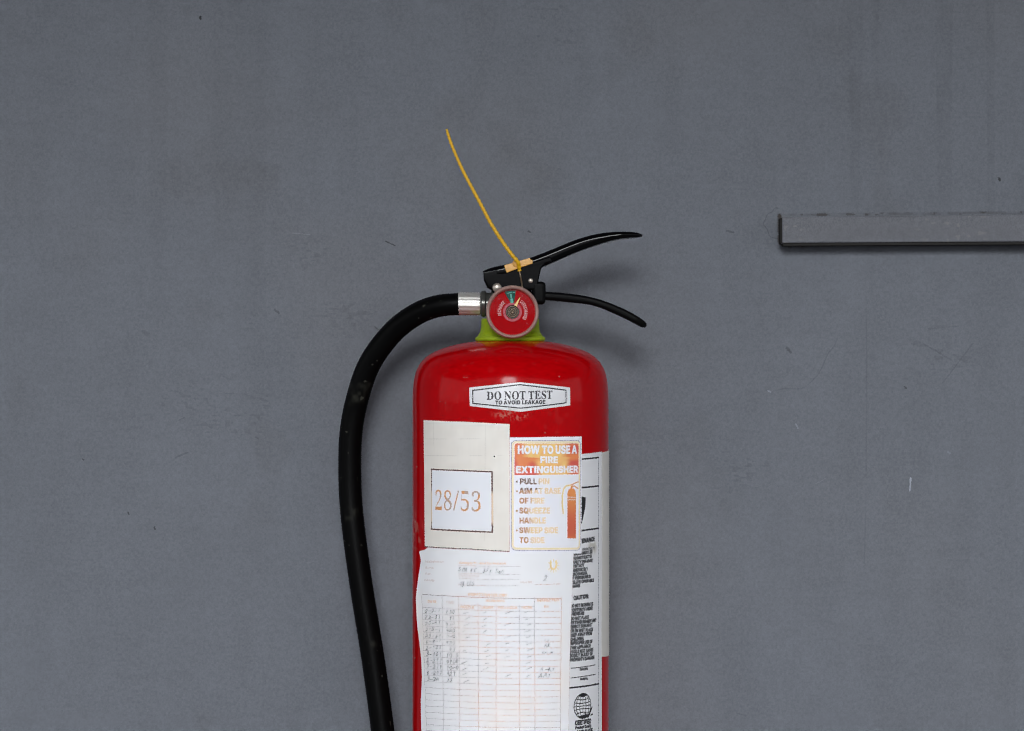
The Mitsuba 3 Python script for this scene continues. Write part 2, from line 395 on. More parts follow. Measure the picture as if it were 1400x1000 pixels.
# ---------------------------------------------------------------- lettering outlines (capitals 100 high)
SANS = {
 'A': (103, '3,0 37,100 64,100 99,0 77,0 69,23 34,23 26,0|39,40 63,40 51,82 50,81'),
 'B': (91, '9,100 57,100 70,95 77,89 81,77 80,66 74,57 64,52 71,51 77,47 82,41 85,33 86,24 84,18 81,12 75,6 66,2 56,0 9,0|30,17 50,17 60,20 63,24 65,28 64,33 62,37 58,42 53,44 30,44|30,59 48,58 55,61 60,66 61,69 59,77 56,81 50,83 30,83'),
 'C': (102, '6,45 7,64 12,78 17,86 23,92 35,98 48,101 60,101 71,98 77,96 85,89 90,84 93,76 96,66 75,66 71,75 65,80 56,83 48,83 37,78 32,71 29,64 27,54 29,36 34,26 43,19 51,17 61,18 70,23 73,29 75,34 96,34 93,24 87,14 79,6 69,1 57,-1 45,-1 35,1 25,7 17,15 11,25 8,35'),
 'D': (99, '9,100 49,100 57,99 72,93 84,82 89,73 91,65 93,55 92,41 91,32 86,21 76,9 64,3 53,0 9,0|30,18 47,18 55,19 63,24 69,32 72,44 72,56 71,64 65,75 56,80 47,82 30,82'),
 'E': (83, '9,100 76,100 76,83 30,83 30,59 73,59 73,42 30,42 30,17 76,17 76,0 9,0'),
 'F': (80, '9,100 75,100 75,83 30,83 30,55 70,55 70,39 30,38 29,0 9,0'),
 'G': (103, '6,45 7,63 13,79 22,90 36,99 45,101 57,101 72,98 80,93 86,88 91,81 94,75 96,68 75,68 72,74 66,80 58,83 48,83 37,77 32,71 29,64 27,46 30,32 37,22 44,19 48,17 59,17 67,20 73,25 76,33 76,38 55,38 55,53 97,53 96,33 93,22 88,13 82,8 71,1 61,-1 49,-1 38,1 26,6 17,14 12,22 8,33'),
 'H': (102, '9,100 30,100 30,60 72,59 73,100 93,100 93,0 73,0 72,43 30,43 30,0 9,0'),
 'I': (65, '5,0 5,17 22,17 22,83 5,83 5,100 60,100 60,83 43,83 43,17 60,17 60,0'),
 'J': (80, '4,36 25,36 25,24 30,18 34,15 40,15 47,18 49,22 51,27 51,100 71,100 71,24 68,14 63,7 54,1 45,-1 34,-1 22,1 13,7 7,16 4,26'),
 'K': (99, '9,100 30,100 30,52 44,70 69,100 94,100 57,57 96,0 71,0 43,43 30,29 30,0 9,0'),
 'L': (78, '9,100 30,100 30,17 73,17 73,0 9,0'),
 'M': (128, '9,100 41,100 57,53 64,26 71,54 87,100 119,100 119,0 98,0 98,77 88,42 72,0 55,0 37,51 30,77 29,77 29,0 9,0'),
 'N': (104, '9,100 32,100 66,45 75,28 75,100 96,100 96,0 72,0 41,51 29,72 30,0 9,0'),
 'O': (106, '6,45 7,64 13,80 18,86 26,93 32,97 42,100 60,101 71,98 78,95 88,86 92,80 99,64 99,41 98,32 94,22 90,16 83,9 74,3 64,0 57,-1 42,0 32,3 23,9 16,16 11,24 8,35|27,46 30,32 34,26 38,21 43,19 50,17 63,19 71,25 77,36 79,54 76,68 70,76 63,81 50,83 43,81 36,76 31,69 28,58'),
 'P': (89, '9,100 52,100 64,98 70,95 76,90 80,84 83,75 84,63 82,54 78,46 72,40 66,36 57,33 30,32 30,0 9,0|30,50 49,49 58,54 62,60 63,69 61,74 57,79 53,82 47,83 30,83'),
 'Q': (107, '6,45 7,59 10,74 18,86 26,93 36,99 48,101 64,100 78,95 88,86 92,80 99,64 100,45 98,32 92,20 84,10 98,-9 79,-9 71,2 60,-1 48,-1 39,0 30,4 23,9 13,20 8,32|27,46 30,34 36,23 46,18 58,17 59,18 47,34 64,34 71,26 72,26 76,34 79,46 78,58 76,68 70,76 63,81 50,83 43,81 36,76 31,69 28,58'),
 'R': (90, '9,100 58,99 69,96 78,88 83,76 83,59 78,48 73,43 66,39 87,0 65,0 45,36 30,35 30,0 9,0|30,53 47,52 57,55 61,60 63,65 62,73 59,78 50,83 30,83'),
 'S': (90, '6,31 25,31 29,22 34,18 40,16 51,16 60,20 63,25 64,30 59,36 49,41 25,47 18,51 13,56 9,66 9,78 12,85 19,93 27,98 36,101 50,101 60,100 69,96 76,90 81,82 82,71 63,71 61,78 57,81 51,84 43,84 33,81 30,77 29,71 31,67 35,64 65,55 74,50 80,44 84,35 84,24 81,14 76,8 68,3 56,-1 41,-1 29,1 20,4 12,11 7,22'),
 'T': (92, '5,83 5,100 87,100 87,83 56,83 56,0 36,0 36,83'),
 'U': (100, '9,100 30,100 30,32 33,25 38,20 45,17 53,17 59,19 64,21 68,25 70,32 71,100 91,100 91,29 87,16 78,7 70,2 62,0 42,-1 33,1 26,4 15,14 11,21 9,31'),
 'V': (103, '3,100 26,100 43,49 52,18 77,100 99,100 65,0 38,0'),
 'W': (143, '3,100 26,100 43,23 48,49 60,100 82,100 100,24 117,100 139,100 113,0 89,0 71,72 54,0 30,0'),
 'X': (101, '3,0 39,51 7,100 31,100 51,66 58,79 72,100 95,100 63,52 98,0 74,0 51,36 27,0'),
 'Y': (100, '3,100 27,100 51,56 73,100 97,100 61,38 61,0 40,0 40,38'),
 'Z': (91, '8,83 8,100 84,100 83,87 44,31 33,17 84,17 84,0 8,0 8,13 58,83'),
 '0': (89, '6,44 7,60 10,78 17,89 24,96 37,101 55,100 66,95 75,86 79,77 82,65 83,52 82,37 80,27 75,15 70,8 64,3 52,-1 40,-1 31,1 22,5 16,11 11,20 8,31|27,42 30,26 33,20 37,18 43,15 48,16 54,19 57,23 62,37 62,60 59,74 55,80 52,83 46,85 41,84 36,82 32,77 27,64'),
 '1': (89, '12,16 38,17 38,81 14,66 15,85 36,100 59,100 59,17 79,16 79,0 12,0'),
 '2': (89, '9,69 10,79 14,89 20,95 29,99 40,101 53,101 65,96 71,92 76,86 79,77 79,69 77,60 68,47 38,17 80,17 80,0 10,0 10,15 51,54 58,64 59,72 57,78 53,82 48,85 41,85 35,83 31,79 29,75 28,69'),
 '3': (89, '6,28 26,28 28,22 33,18 39,16 46,15 56,19 58,23 60,28 60,34 58,38 51,44 45,46 30,46 30,60 52,83 11,83 11,100 78,100 78,85 50,59 60,57 68,54 76,47 79,42 81,35 81,26 79,18 75,11 68,5 57,0 47,-1 32,0 22,3 13,10 7,18'),
 '4': (89, '4,18 4,34 42,100 62,100 25,35 53,34 53,63 71,63 71,35 85,34 85,18 72,17 71,0 52,0 52,18'),
 '5': (89, '8,28 27,28 29,22 33,18 38,15 46,15 52,17 56,20 59,26 60,30 60,37 58,42 55,46 49,50 38,50 33,48 28,44 10,47 14,100 75,100 75,83 31,83 29,60 30,58 34,62 40,65 53,66 61,64 72,56 78,48 80,37 79,22 73,11 65,4 55,0 47,-1 31,0 21,4 13,11 9,18'),
 '6': (89, '9,29 10,45 15,56 44,100 65,100 40,63 53,64 62,62 70,57 76,51 80,41 80,29 79,21 74,12 66,4 56,0 49,-1 34,0 25,3 17,10 11,19|28,30 30,23 35,18 40,15 47,15 53,17 58,21 61,28 61,35 58,42 55,46 49,49 43,49 36,47 31,42 29,36'),
 '7': (89, '10,83 10,100 79,100 79,82 38,0 16,0 58,83'),
 '8': (89, '6,24 6,32 10,41 17,48 26,52 16,58 10,68 10,79 13,87 16,91 27,98 40,101 57,100 65,97 72,92 78,82 79,77 78,68 74,60 69,55 62,52 74,46 81,36 83,30 83,24 81,18 77,11 68,4 59,0 49,-1 34,-1 24,2 15,8 9,15|27,27 29,22 34,17 40,14 47,14 53,16 59,20 61,25 62,30 59,36 56,40 50,43 42,44 34,41 30,37 28,32|30,71 32,65 35,62 40,59 46,59 53,61 57,64 59,69 59,74 57,79 54,82 48,85 42,86 38,84 32,81 30,76'),
 '9': (89, '9,64 9,76 13,86 21,95 33,100 48,101 59,99 70,92 77,84 80,71 80,61 78,53 70,38 45,0 24,1 49,37 33,37 22,41 13,49 10,56|28,66 29,61 34,54 40,51 46,51 53,53 58,58 60,64 61,70 58,77 55,81 48,85 42,85 36,83 31,79 29,74'),
 'a': (80, '4,18 6,30 12,38 24,43 46,46 49,47 51,51 49,58 41,61 37,61 30,59 25,53 7,55 11,65 16,70 30,75 46,76 58,72 63,69 68,64 71,54 71,0 52,0 52,10 47,4 38,0 33,-1 20,0 14,2 10,6 7,10|24,20 25,17 30,13 37,13 44,15 48,18 50,22 51,34 34,31 28,29 24,24'),
 'b': (87, '9,100 29,100 29,63 38,73 45,76 54,76 61,74 68,70 76,61 79,54 81,46 80,25 77,15 74,10 64,2 54,-1 44,-1 36,3 29,12 29,0 9,0|29,33 32,22 37,17 47,15 52,17 57,22 60,33 60,44 57,53 52,58 48,59 43,60 37,58 32,53 30,48 29,42'),
 'c': (81, '5,33 7,48 11,60 19,69 30,75 46,76 59,73 69,65 75,54 75,51 57,48 55,53 51,58 46,60 40,60 32,57 28,50 26,42 27,29 31,20 36,16 44,14 50,16 55,21 57,27 76,24 74,16 68,8 63,4 54,0 46,-1 35,-1 26,1 19,5 13,12 9,20'),
 'd': (87, '5,33 6,46 8,55 13,64 18,70 29,75 42,76 51,71 58,63 58,100 78,100 78,0 58,0 58,12 52,4 44,0 33,-1 25,0 18,4 11,12 7,22|26,33 30,22 35,17 44,15 51,18 56,24 58,34 58,45 54,54 50,58 44,60 39,59 34,58 30,53 27,46'),
 'e': (82, '5,33 7,48 11,60 21,70 31,75 48,76 61,71 70,63 75,51 77,32 25,32 26,26 29,21 32,17 37,14 45,14 50,15 55,19 57,23 75,19 73,13 69,8 63,3 55,0 47,-1 35,-1 27,1 20,5 15,9 10,16 7,23|26,46 57,45 57,47 55,53 51,58 47,60 40,61 33,59 29,55'),
 'f': (55, '1,75 14,75 14,85 16,92 19,97 24,101 35,105 46,104 53,103 50,88 39,88 35,85 34,82 35,75 50,75 50,60 34,59 34,0 14,0 14,59 1,60'),
 'g': (87, '5,33 6,46 8,56 14,66 21,72 33,76 43,75 51,71 58,63 58,75 78,75 78,-3 76,-12 73,-17 65,-24 50,-29 32,-29 18,-24 12,-19 8,-11 25,-7 29,-11 35,-14 45,-15 51,-13 55,-10 58,-6 58,13 57,13 51,5 44,2 33,1 24,3 18,7 11,15 7,23|26,33 30,23 36,18 44,17 52,20 57,26 58,34 58,44 53,55 50,58 44,60 38,59 33,57 27,47'),
 'h': (86, '9,100 29,100 29,63 37,72 48,76 55,76 62,74 68,71 72,66 75,60 77,52 77,0 57,0 56,49 52,56 45,59 40,59 35,57 32,54 29,48 29,0 9,0'),
 'i': (37, '8,93 9,101 12,104 16,105 24,104 28,101 30,97 28,89 24,86 21,85 16,85 12,87 9,90|9,75 29,75 29,0 9,0'),
 'k': (80, '9,100 29,100 29,46 54,75 78,75 50,42 79,0 55,0 35,30 29,24 29,0 9,0'),
 'l': (43, '9,100 29,100 29,20 32,16 38,16 42,1 27,0 20,1 12,7 9,12'),
 'm': (125, '9,0 9,75 27,75 29,63 37,73 47,76 54,76 60,74 65,69 69,61 74,68 78,72 90,76 96,76 104,74 108,71 114,65 117,54 117,0 97,0 97,49 93,56 86,59 81,59 78,57 73,50 73,0 53,0 53,49 50,56 43,59 35,58 32,55 29,50 29,0'),
 'n': (86, '9,75 28,75 28,62 32,68 37,72 48,76 55,76 62,74 71,67 75,60 77,52 77,0 57,0 56,49 52,56 45,59 40,59 35,57 32,54 29,48 29,0 9,0'),
 'o': (84, '5,33 5,42 7,51 13,63 22,71 35,76 51,75 63,70 73,60 78,46 78,29 73,14 65,5 59,2 51,-1 33,-1 20,5 11,15 7,23|26,33 29,22 35,16 44,14 51,17 56,25 58,34 58,45 53,55 49,59 44,60 37,59 32,57 27,47'),
 'p': (87, '9,75 29,75 29,63 36,71 42,75 54,76 60,75 66,72 73,66 78,57 80,49 81,36 79,21 75,12 69,5 59,0 47,-1 38,1 29,11 29,-28 9,-28|28,35 30,25 36,18 42,15 52,17 58,23 60,31 60,44 57,52 53,57 48,59 42,60 38,58 33,54 30,49'),
 'r': (56, '9,0 9,75 28,75 29,63 32,69 38,74 44,76 54,75 54,58 43,58 38,57 33,53 30,48 29,0'),
 's': (77, '5,21 24,24 29,16 37,13 46,14 50,18 52,20 51,23 49,26 20,34 14,37 10,42 7,50 8,58 10,64 16,70 29,75 46,76 59,71 67,64 70,57 69,56 52,53 50,57 47,60 42,62 37,62 30,59 27,55 28,51 30,49 35,46 59,41 66,37 69,33 72,27 71,18 69,11 63,5 55,1 46,-1 34,-1 24,0 17,3 10,10 7,15'),
 't': (51, '1,60 1,75 12,76 12,93 32,93 32,75 46,75 46,60 32,59 32,20 33,17 36,15 45,15 48,1 39,-1 29,-1 21,2 15,7 12,17 12,59'),
 'u': (86, '9,75 29,75 29,26 31,21 35,18 39,16 44,16 51,19 54,22 56,27 57,75 77,75 77,0 58,0 57,13 48,3 37,-1 25,0 19,3 14,8 11,14 9,23'),
 'v': (82, '2,75 24,75 41,18 59,75 80,75 53,0 30,0'),
 'w': (117, '2,75 23,75 36,21 49,75 68,75 81,21 93,75 114,75 93,0 72,0 58,50 45,0 24,0'),
 'y': (83, '2,75 24,75 41,18 59,75 80,75 48,-12 40,-23 32,-27 17,-29 8,-27 12,-12 22,-13 26,-11 29,-8 30,0'),
 '.': (37, '7,8 8,16 15,21 24,21 28,17 30,14 30,8 29,4 22,-1 13,0 9,3'),
 ':': (37, '7,12 9,17 13,21 22,21 29,16 30,12 30,7 28,3 24,0 15,-1 8,4|7,58 8,66 15,71 24,70 28,67 30,64 30,58 29,54 22,49 13,49 9,53'),
 ',': (37, '4,-26 10,15 30,15 18,-26'),
 '-': (89, '22,49 67,49 67,33 22,33'),
 '(': (54, '11,35 12,52 14,69 20,88 26,102 29,106 47,106 37,78 32,49 32,33 34,18 47,-19 28,-18 22,-7 16,9'),
 ')': (54, '7,-19 17,9 22,36 22,51 19,71 12,93 7,106 25,106 34,89 40,67 43,43 42,26 37,6 25,-19'),
 '/': (53, '2,-15 34,104 34,105 51,105 20,-15'),
 '&': (92, '5,23 6,32 9,39 15,46 23,53 16,64 14,73 15,84 19,91 26,98 38,101 49,101 58,97 62,93 66,87 67,81 67,73 64,66 61,61 48,50 65,32 68,38 69,48 86,48 84,32 77,17 92,0 70,0 64,7 56,2 46,-1 35,-1 27,0 18,4 11,10 7,16|25,26 28,20 35,15 44,15 53,19 34,40 27,33|32,74 34,67 38,63 48,70 50,74 51,78 47,84 43,85 38,85 33,81'),
}
SERIF = {
 'D': (108, '5,96 5,100 58,99 69,97 76,94 83,90 90,84 95,76 99,68 100,58 101,46 99,32 97,26 92,18 87,12 82,8 76,5 69,2 61,1 54,0 6,0 7,4 10,4 14,5 16,7 18,13 18,86 17,91 14,94 11,96|38,14 39,9 42,6 51,5 61,7 66,10 70,15 74,21 76,28 78,39 79,55 78,66 75,76 71,84 66,90 61,93 56,94 43,94 40,93 38,89'),
 'O': (115, '8,48 8,57 10,66 14,76 19,83 26,91 34,96 43,100 53,102 65,101 76,99 85,94 91,89 98,81 103,73 106,64 107,53 107,42 106,35 101,24 96,16 89,9 83,5 71,0 61,-2 50,-2 40,1 33,4 25,10 18,18 13,27 9,38|30,47 31,36 33,24 38,13 43,7 50,3 62,3 70,5 75,9 80,18 83,27 85,43 85,56 83,69 81,78 77,86 72,92 65,96 61,97 53,97 48,96 44,94 39,89 35,83 32,73 30,61'),
 'N': (108, '6,0 6,4 12,4 16,7 18,10 18,13 18,85 10,95 6,96 6,100 33,100 83,38 84,39 85,38 86,39 87,38 87,38 87,88 86,92 84,94 80,95 74,96 74,100 103,100 103,96 98,96 94,94 92,92 91,88 90,-2 89,-2 26,75 25,74 24,75 24,74 22,75 22,75 22,13 23,8 25,6 31,4 34,4 35,0'),
 'T': (93, '4,100 88,100 88,72 84,83 81,87 78,90 74,93 67,94 56,94 56,14 57,9 59,6 63,4 70,4 70,0 22,0 22,4 27,4 31,6 34,8 36,13 36,94 28,95 23,94 19,93 13,89 10,85 7,79 5,71 4,70'),
 'E': (97, '5,0 5,4 12,4 16,7 18,10 18,15 18,87 17,90 15,94 11,96 6,96 6,100 86,100 86,72 83,80 80,85 77,88 72,91 65,93 59,94 43,94 41,93 39,92 38,89 38,54 49,54 56,57 61,62 65,73 65,28 62,38 60,42 57,45 48,49 38,48 38,12 41,7 48,6 60,6 72,9 79,13 83,17 87,22 92,31 86,0'),
 'S': (85, '11,35 12,34 15,24 18,16 23,11 27,7 35,4 48,3 56,6 59,9 62,13 63,17 62,23 60,28 53,34 29,46 19,54 16,58 14,63 13,68 13,78 15,85 18,91 22,95 28,99 37,102 44,102 62,97 69,97 71,99 72,102 72,71 68,81 63,88 56,94 50,97 39,97 33,96 27,91 24,84 25,79 27,76 31,71 36,68 61,56 66,53 73,45 76,36 77,26 75,17 71,10 62,3 52,-1 40,-2 31,-1 22,3 15,3 13,1 11,-2'),
 '2': (82, '9,15 35,42 45,54 51,66 54,78 53,89 52,92 49,95 44,97 32,97 27,95 24,92 21,84 21,73 17,74 13,77 10,82 10,90 12,94 16,99 20,102 32,106 44,106 52,104 57,102 63,97 67,89 68,78 66,71 60,62 53,53 16,17 61,17 65,19 68,22 71,31 71,31 71,0 9,0'),
 '8': (82, '8,24 9,34 13,40 19,47 29,53 18,63 14,69 12,75 12,82 13,88 15,94 20,99 24,102 28,104 36,106 47,106 53,104 59,101 64,97 68,90 69,85 69,77 68,73 66,69 60,63 50,57 64,48 68,44 72,37 74,32 74,26 73,19 70,13 65,7 57,2 45,-1 39,-1 33,-1 25,2 16,7 13,12 10,16|20,24 23,15 28,9 34,7 48,7 53,9 58,13 61,21 61,27 60,32 58,35 51,41 40,47 39,46 36,47 33,46 32,47 26,43 22,36 20,29|25,78 27,71 34,66 40,62 42,63 44,62 47,63 49,62 55,67 57,71 59,79 58,85 56,91 52,96 48,98 35,98 31,96 27,92 25,85'),
 '5': (82, '10,14 10,20 11,22 14,24 17,15 22,10 27,9 42,9 47,11 52,15 54,19 56,28 56,36 55,42 52,48 48,51 44,53 39,54 23,54 15,53 13,54 18,105 65,105 66,78 64,86 60,89 19,89 19,88 17,62 17,62 21,62 21,62 25,62 25,62 34,64 43,63 52,61 61,55 66,50 68,45 70,38 70,25 68,19 66,14 60,7 55,4 46,0 36,-1 27,0 18,3 13,7'),
 '3': (82, '8,15 9,21 12,25 13,25 14,20 16,15 21,11 26,9 41,9 45,10 50,12 54,16 56,23 57,31 56,36 54,41 49,46 43,49 38,50 25,50 25,59 37,59 41,60 46,62 50,66 53,73 53,77 53,84 51,92 48,95 43,97 31,97 27,96 25,94 22,89 20,76 17,76 12,80 10,84 9,89 11,95 16,100 21,103 26,105 34,106 41,106 50,104 57,101 64,96 66,92 68,86 67,77 66,72 62,67 56,61 47,56 56,53 62,50 67,45 70,40 71,34 71,26 70,20 68,14 62,8 55,3 47,0 34,-1 23,0 15,4 10,9'),
 '/': (55, '3,0 42,104 42,105 51,105 51,103 13,0'),
}
SANS['I'] = (39, '9,0 30,0 30,100 9,100')


def outline(glyph):
    shape = None
    for ring in glyph[1].split('|'):
        p = Polygon([tuple(map(float, q.split(','))) for q in ring.split()]).buffer(0)
        shape = p if shape is None else shape.symmetric_difference(p)
    return shape


CACHE = {}


def write(text, font, weight=0.0, gap=0.0):
    """(shape, advance) of a line of lettering on its baseline, capitals 100 high."""
    x, out = 0.0, []
    for c in text:
        if c == ' ':
            x += 30 + gap
            continue
        key = (id(font), c, weight)
        if key not in CACHE:
            CACHE[key] = outline(font[c]).buffer(weight) if weight else outline(font[c])
        out.append(affinity.translate(CACHE[key], x, 0))
        x += font[c][0] + gap
    return out, x


# ---------------------------------------------------------------- wall
wall = trimesh.creation.box(bounds=[[-3.6, WALL_Y, -0.95], [3.6, WALL_Y + 0.16, 2.6]])
add('wall', wall, 'wall_paint')
tag('wall', 'slate grey painted wall with faint stains and small chips behind the extinguisher', 'wall')

unseen_canopy = trimesh.creation.box(bounds=[[-5.0, -3.3, 1.88], [5.0, WALL_Y, 2.0]])  # added out-of-view slab that shuts out the high sky light
add('unseen_canopy', unseen_canopy, 'unseen_canopy_paint')
tag('unseen_canopy', kind='structure')

bar_y = WALL_Y - 0.020
a, b = P(1069.5, 297, bar_y), P(1069.5, 332.5, bar_y)
zr = lambda x, z: z + 0.0115 * (x - a[0])          # the batten is nailed up a touch out of level
L = 0.62
bar = rounded_box([0, 0, b[2]], [L, 0.0199, a[2]], 0.0009)
m = bar.to_mesh()
v = np.array(m.vert_properties[:, :3], float)
v[:, 2] += 0.010 * v[:, 0]
v[:, 2] = np.where(v[:, 2] > (a[2] + b[2]) / 2, v[:, 2], v[:, 2] - 0.0040 * v[:, 0])
v += [a[0], bar_y, 0]
add('wall_batten', trimesh.Trimesh(v, np.array(m.tri_verts), process=False), 'batten_paint', 35)
tag('wall_batten', 'narrow horizontal batten painted the same grey as the wall, right of the extinguisher', 'batten')
end = trimesh.creation.box(bounds=[[a[0] - 0.0008, bar_y + 0.0022, b[2] + 0.0003], [a[0] + 0.0004, WALL_Y - 0.0002, a[2] - 0.0006]])
end = end.subdivide().subdivide().subdivide()
end.vertices += (meshkit.noise(end.vertices[:, [2, 1, 0]] * 900, 3)[:, None] - 0.5) * [0.0016, 0, 0.0007] * (end.vertices[:, :1] < a[0] - 0.0002)
add('wall_batten__end_grain', end, 'dark_wood')
tag('wall_batten__end_grain', 'dark unpainted sawn end of the batten')
edge = trimesh.creation.box(bounds=[[0, bar_y + 0.0018, -0.0019], [L - 0.004, WALL_Y - 0.0004, 0.0004]])  # near-black strip that drops slightly below the batten
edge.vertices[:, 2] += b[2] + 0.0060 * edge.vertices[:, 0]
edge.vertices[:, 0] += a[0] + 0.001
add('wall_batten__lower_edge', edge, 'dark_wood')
tag('wall_batten__lower_edge', 'dark strip under the lower edge of the batten')

# ---------------------------------------------------------------- the bottle
X = 'fire_extinguisher'
tag(X, 'red fire extinguisher with black hose and paper labels hanging on the grey wall', 'fire extinguisher')
AX = -2 * S
R = 134 * S
shoulder = np.array([(134, 550), (133.9, 543), (133.5, 534), (132.6, 524), (130.8, 514), (127.6, 504.5), (122.6, 496), (115.5, 488.5), (105, 481.8), (92, 476.4), (77, 472.0),
                     (60, 468.6), (44, 466.8), (20, 466.4)]) * [S, 1]
shoulder[:, 1] = ZC + (500 - shoulder[:, 1]) * S
top = spline(np.column_stack([shoulder, np.zeros(len(shoulder))]), 70)[:, :2]
foot = [(0.0, 0.004), (0.052, 0.004), (0.060, 0.0), (0.0655, 0.0), (0.0668, 0.0015), (0.0668, 0.012), (0.0678, 0.018), (R - 0.0006, 0.024), (R, 0.030)]
body = lathe(np.vstack([foot, [(R, z) for z in np.linspace(0.05, shoulder[0, 1] - 0.004, 14)], top, [(0.0, top[-1, 1])]]), 160)
body.vertices += [AX, 0, 0]
add(X + '__cylinder', body, 'red_paint', 50)
zs, rs = top[:, 1], np.minimum(top[:, 0], R)


def radius(z):
    z = np.asarray(z, float)
    return np.where(z < zs[0], R, np.interp(z, zs, rs))


def hit(h, v, off=0.0005):
    """(u, z) on the bottle's unrolled side of what stands at h, v in the measured elevation."""
    r = R + off
    dx = (h - 700) * S
    A, B, C = dx * dx + D * D, -2 * (dx * AX + D * D), AX * AX + D * D - r * r
    disc = B * B - 4 * A * C
    t = (-B - math.sqrt(max(disc, 0))) / (2 * A)
    th = math.atan2(t * dx - AX, D - t * D)
    return R * th, ZC + (500 - v) * S * t


def wrap(uz, off):
    u, z = uz[:, 0], uz[:, 1]
    o = off(u, z) if callable(off) else off
    r, th = radius(z) + o, u / R
    return np.stack([AX + r * np.sin(th), -r * np.cos(th), z], 1)


def film(polys, off, step=0.0025, dz=None):
    """Shapes drawn on the unrolled side (u, z), wrapped round the bottle at a height off over its paint."""
    vs, fs, at = [], [], 0
    for poly in polys:
        for g in getattr(poly, 'geoms', [poly]):
            if g.is_empty or g.geom_type != 'Polygon':
                continue
            x0, z0, x1, z1 = g.bounds
            xs = np.arange(math.floor(x0 / step), math.ceil(x1 / step) + 1) * step
            rows = [(z0 - 1, z1 + 1)] if dz is None else [(k * dz, (k + 1) * dz) for k in range(math.floor(z0 / dz), math.ceil(z1 / dz))]
            for c0, c1 in zip(xs[:-1], xs[1:]):
                for r0, r1 in rows:
                    piece = g if len(xs) == 2 and len(rows) == 1 else g.intersection(box(c0, r0, c1, r1))
                    for q in getattr(piece, 'geoms', [piece]):
                        if q.geom_type != 'Polygon' or q.area < 1e-12:
                            continue
                        v, f = trimesh.creation.triangulate_polygon(affinity.scale(q, 1000, 1000, origin=(0, 0)), engine='earcut')
                        vs.append(v / 1000)
                        fs.append(f + at)
                        at += len(v)
    uz, f = np.vstack(vs), np.vstack(fs)
    flat = trimesh.Trimesh(np.column_stack([uz, uz[:, 0] * 0]), f, process=False)
    flat.merge_vertices(digits_vertex=7)
    uz, f = flat.vertices[:, :2], flat.faces
    e1, e2 = uz[f[:, 1]] - uz[f[:, 0]], uz[f[:, 2]] - uz[f[:, 0]]
    cr = e1[:, 0] * e2[:, 1] - e1[:, 1] * e2[:, 0]
    f = np.where((cr < 0)[:, None], f[:, ::-1], f)
    return trimesh.Trimesh(wrap(uz, off), f, process=False), uz, f


def sticker(key, poly, off, bsdf, thick=0.00025, glue=True, **more):
    """A paper or foil with real thickness: its face and the cut edge."""
    if glue:                                             # the gum that shows a hair's breadth round the edge
        low = (lambda u, z: off(u, z) - 0.0001) if callable(off) else off - 0.0001
        add(key + '__adhesive_edge', film([poly.buffer(0.38 * S, join_style='mitre')], low, **more)[0], 'adhesive_edge', True)
    face, uz, f = film([poly], off, **more)
    e = np.sort(np.vstack([f[:, [0, 1]], f[:, [1, 2]], f[:, [2, 0]]]), 1)
    ue, n = np.unique(e, axis=0, return_counts=True)
    be = ue[n == 1]
    lower = (lambda u, z: off(u, z) - thick) if callable(off) else off - thick
    hi, lo = face.vertices, wrap(uz, lower)
    v = np.vstack([hi[be[:, 0]], hi[be[:, 1]], lo[be[:, 1]], lo[be[:, 0]]])
    k, i = len(be), np.arange(len(be))
    rim = trimesh.Trimesh(v, np.vstack([np.stack([i, i + k, i + 2 * k], 1), np.stack([i, i + 2 * k, i + 3 * k], 1)]), process=False)
    back = trimesh.Trimesh(lo, f[:, ::-1], process=False)
    return add(key, trimesh.util.concatenate([face, rim, back]), bsdf, True)


def ink(key, polys, off, bsdf, bleed=None, spread=0.34, **more):
    if bleed:                                            # ink that has run a little into the paper
        lower = (lambda u, z: off(u, z) - 0.000035) if callable(off) else off - 0.000035
        fat = shapely.union_all([shapely.make_valid(p) for p in polys]).buffer(spread * S, quad_segs=3).simplify(0.05 * S)
        k = add(key.rsplit('__', 1)[0] + '__ink_bleed', film([fat], lower, **more)[0], bleed, True)
        labels[k] = {'kind': 'stuff'}
    return add(key, film(polys, off, **more)[0], bsdf, True)


def shape(pts, off=0.0005):
    return Polygon([hit(h, v, off) for h, v in pts]).buffer(0)


def rule(pts, w, off=0.0005):
    """A ruled line of width w (in elevation units) through points."""
    return LineString([hit(h, v, off) for h, v in pts]).buffer(w * S / 2, cap_style='flat', join_style='mitre')


def line(text, p0, p1, cap, font=None, weight=0.0, gap=0.0, off=0.0005):
    """A line of lettering fitted between two points of its baseline, capitals cap high."""
    glyphs, width = write(text, SANS if font is None else font, weight, gap)
    (u0, z0), (u1, z1) = hit(*p0, off), hit(*p1, off)
    k, c = (u1 - u0) / width, cap * S / 100
    return [affinity.affine_transform(g, [k, 0, (z1 - z0) / width, c, u0, z0]) for g in glyphs]


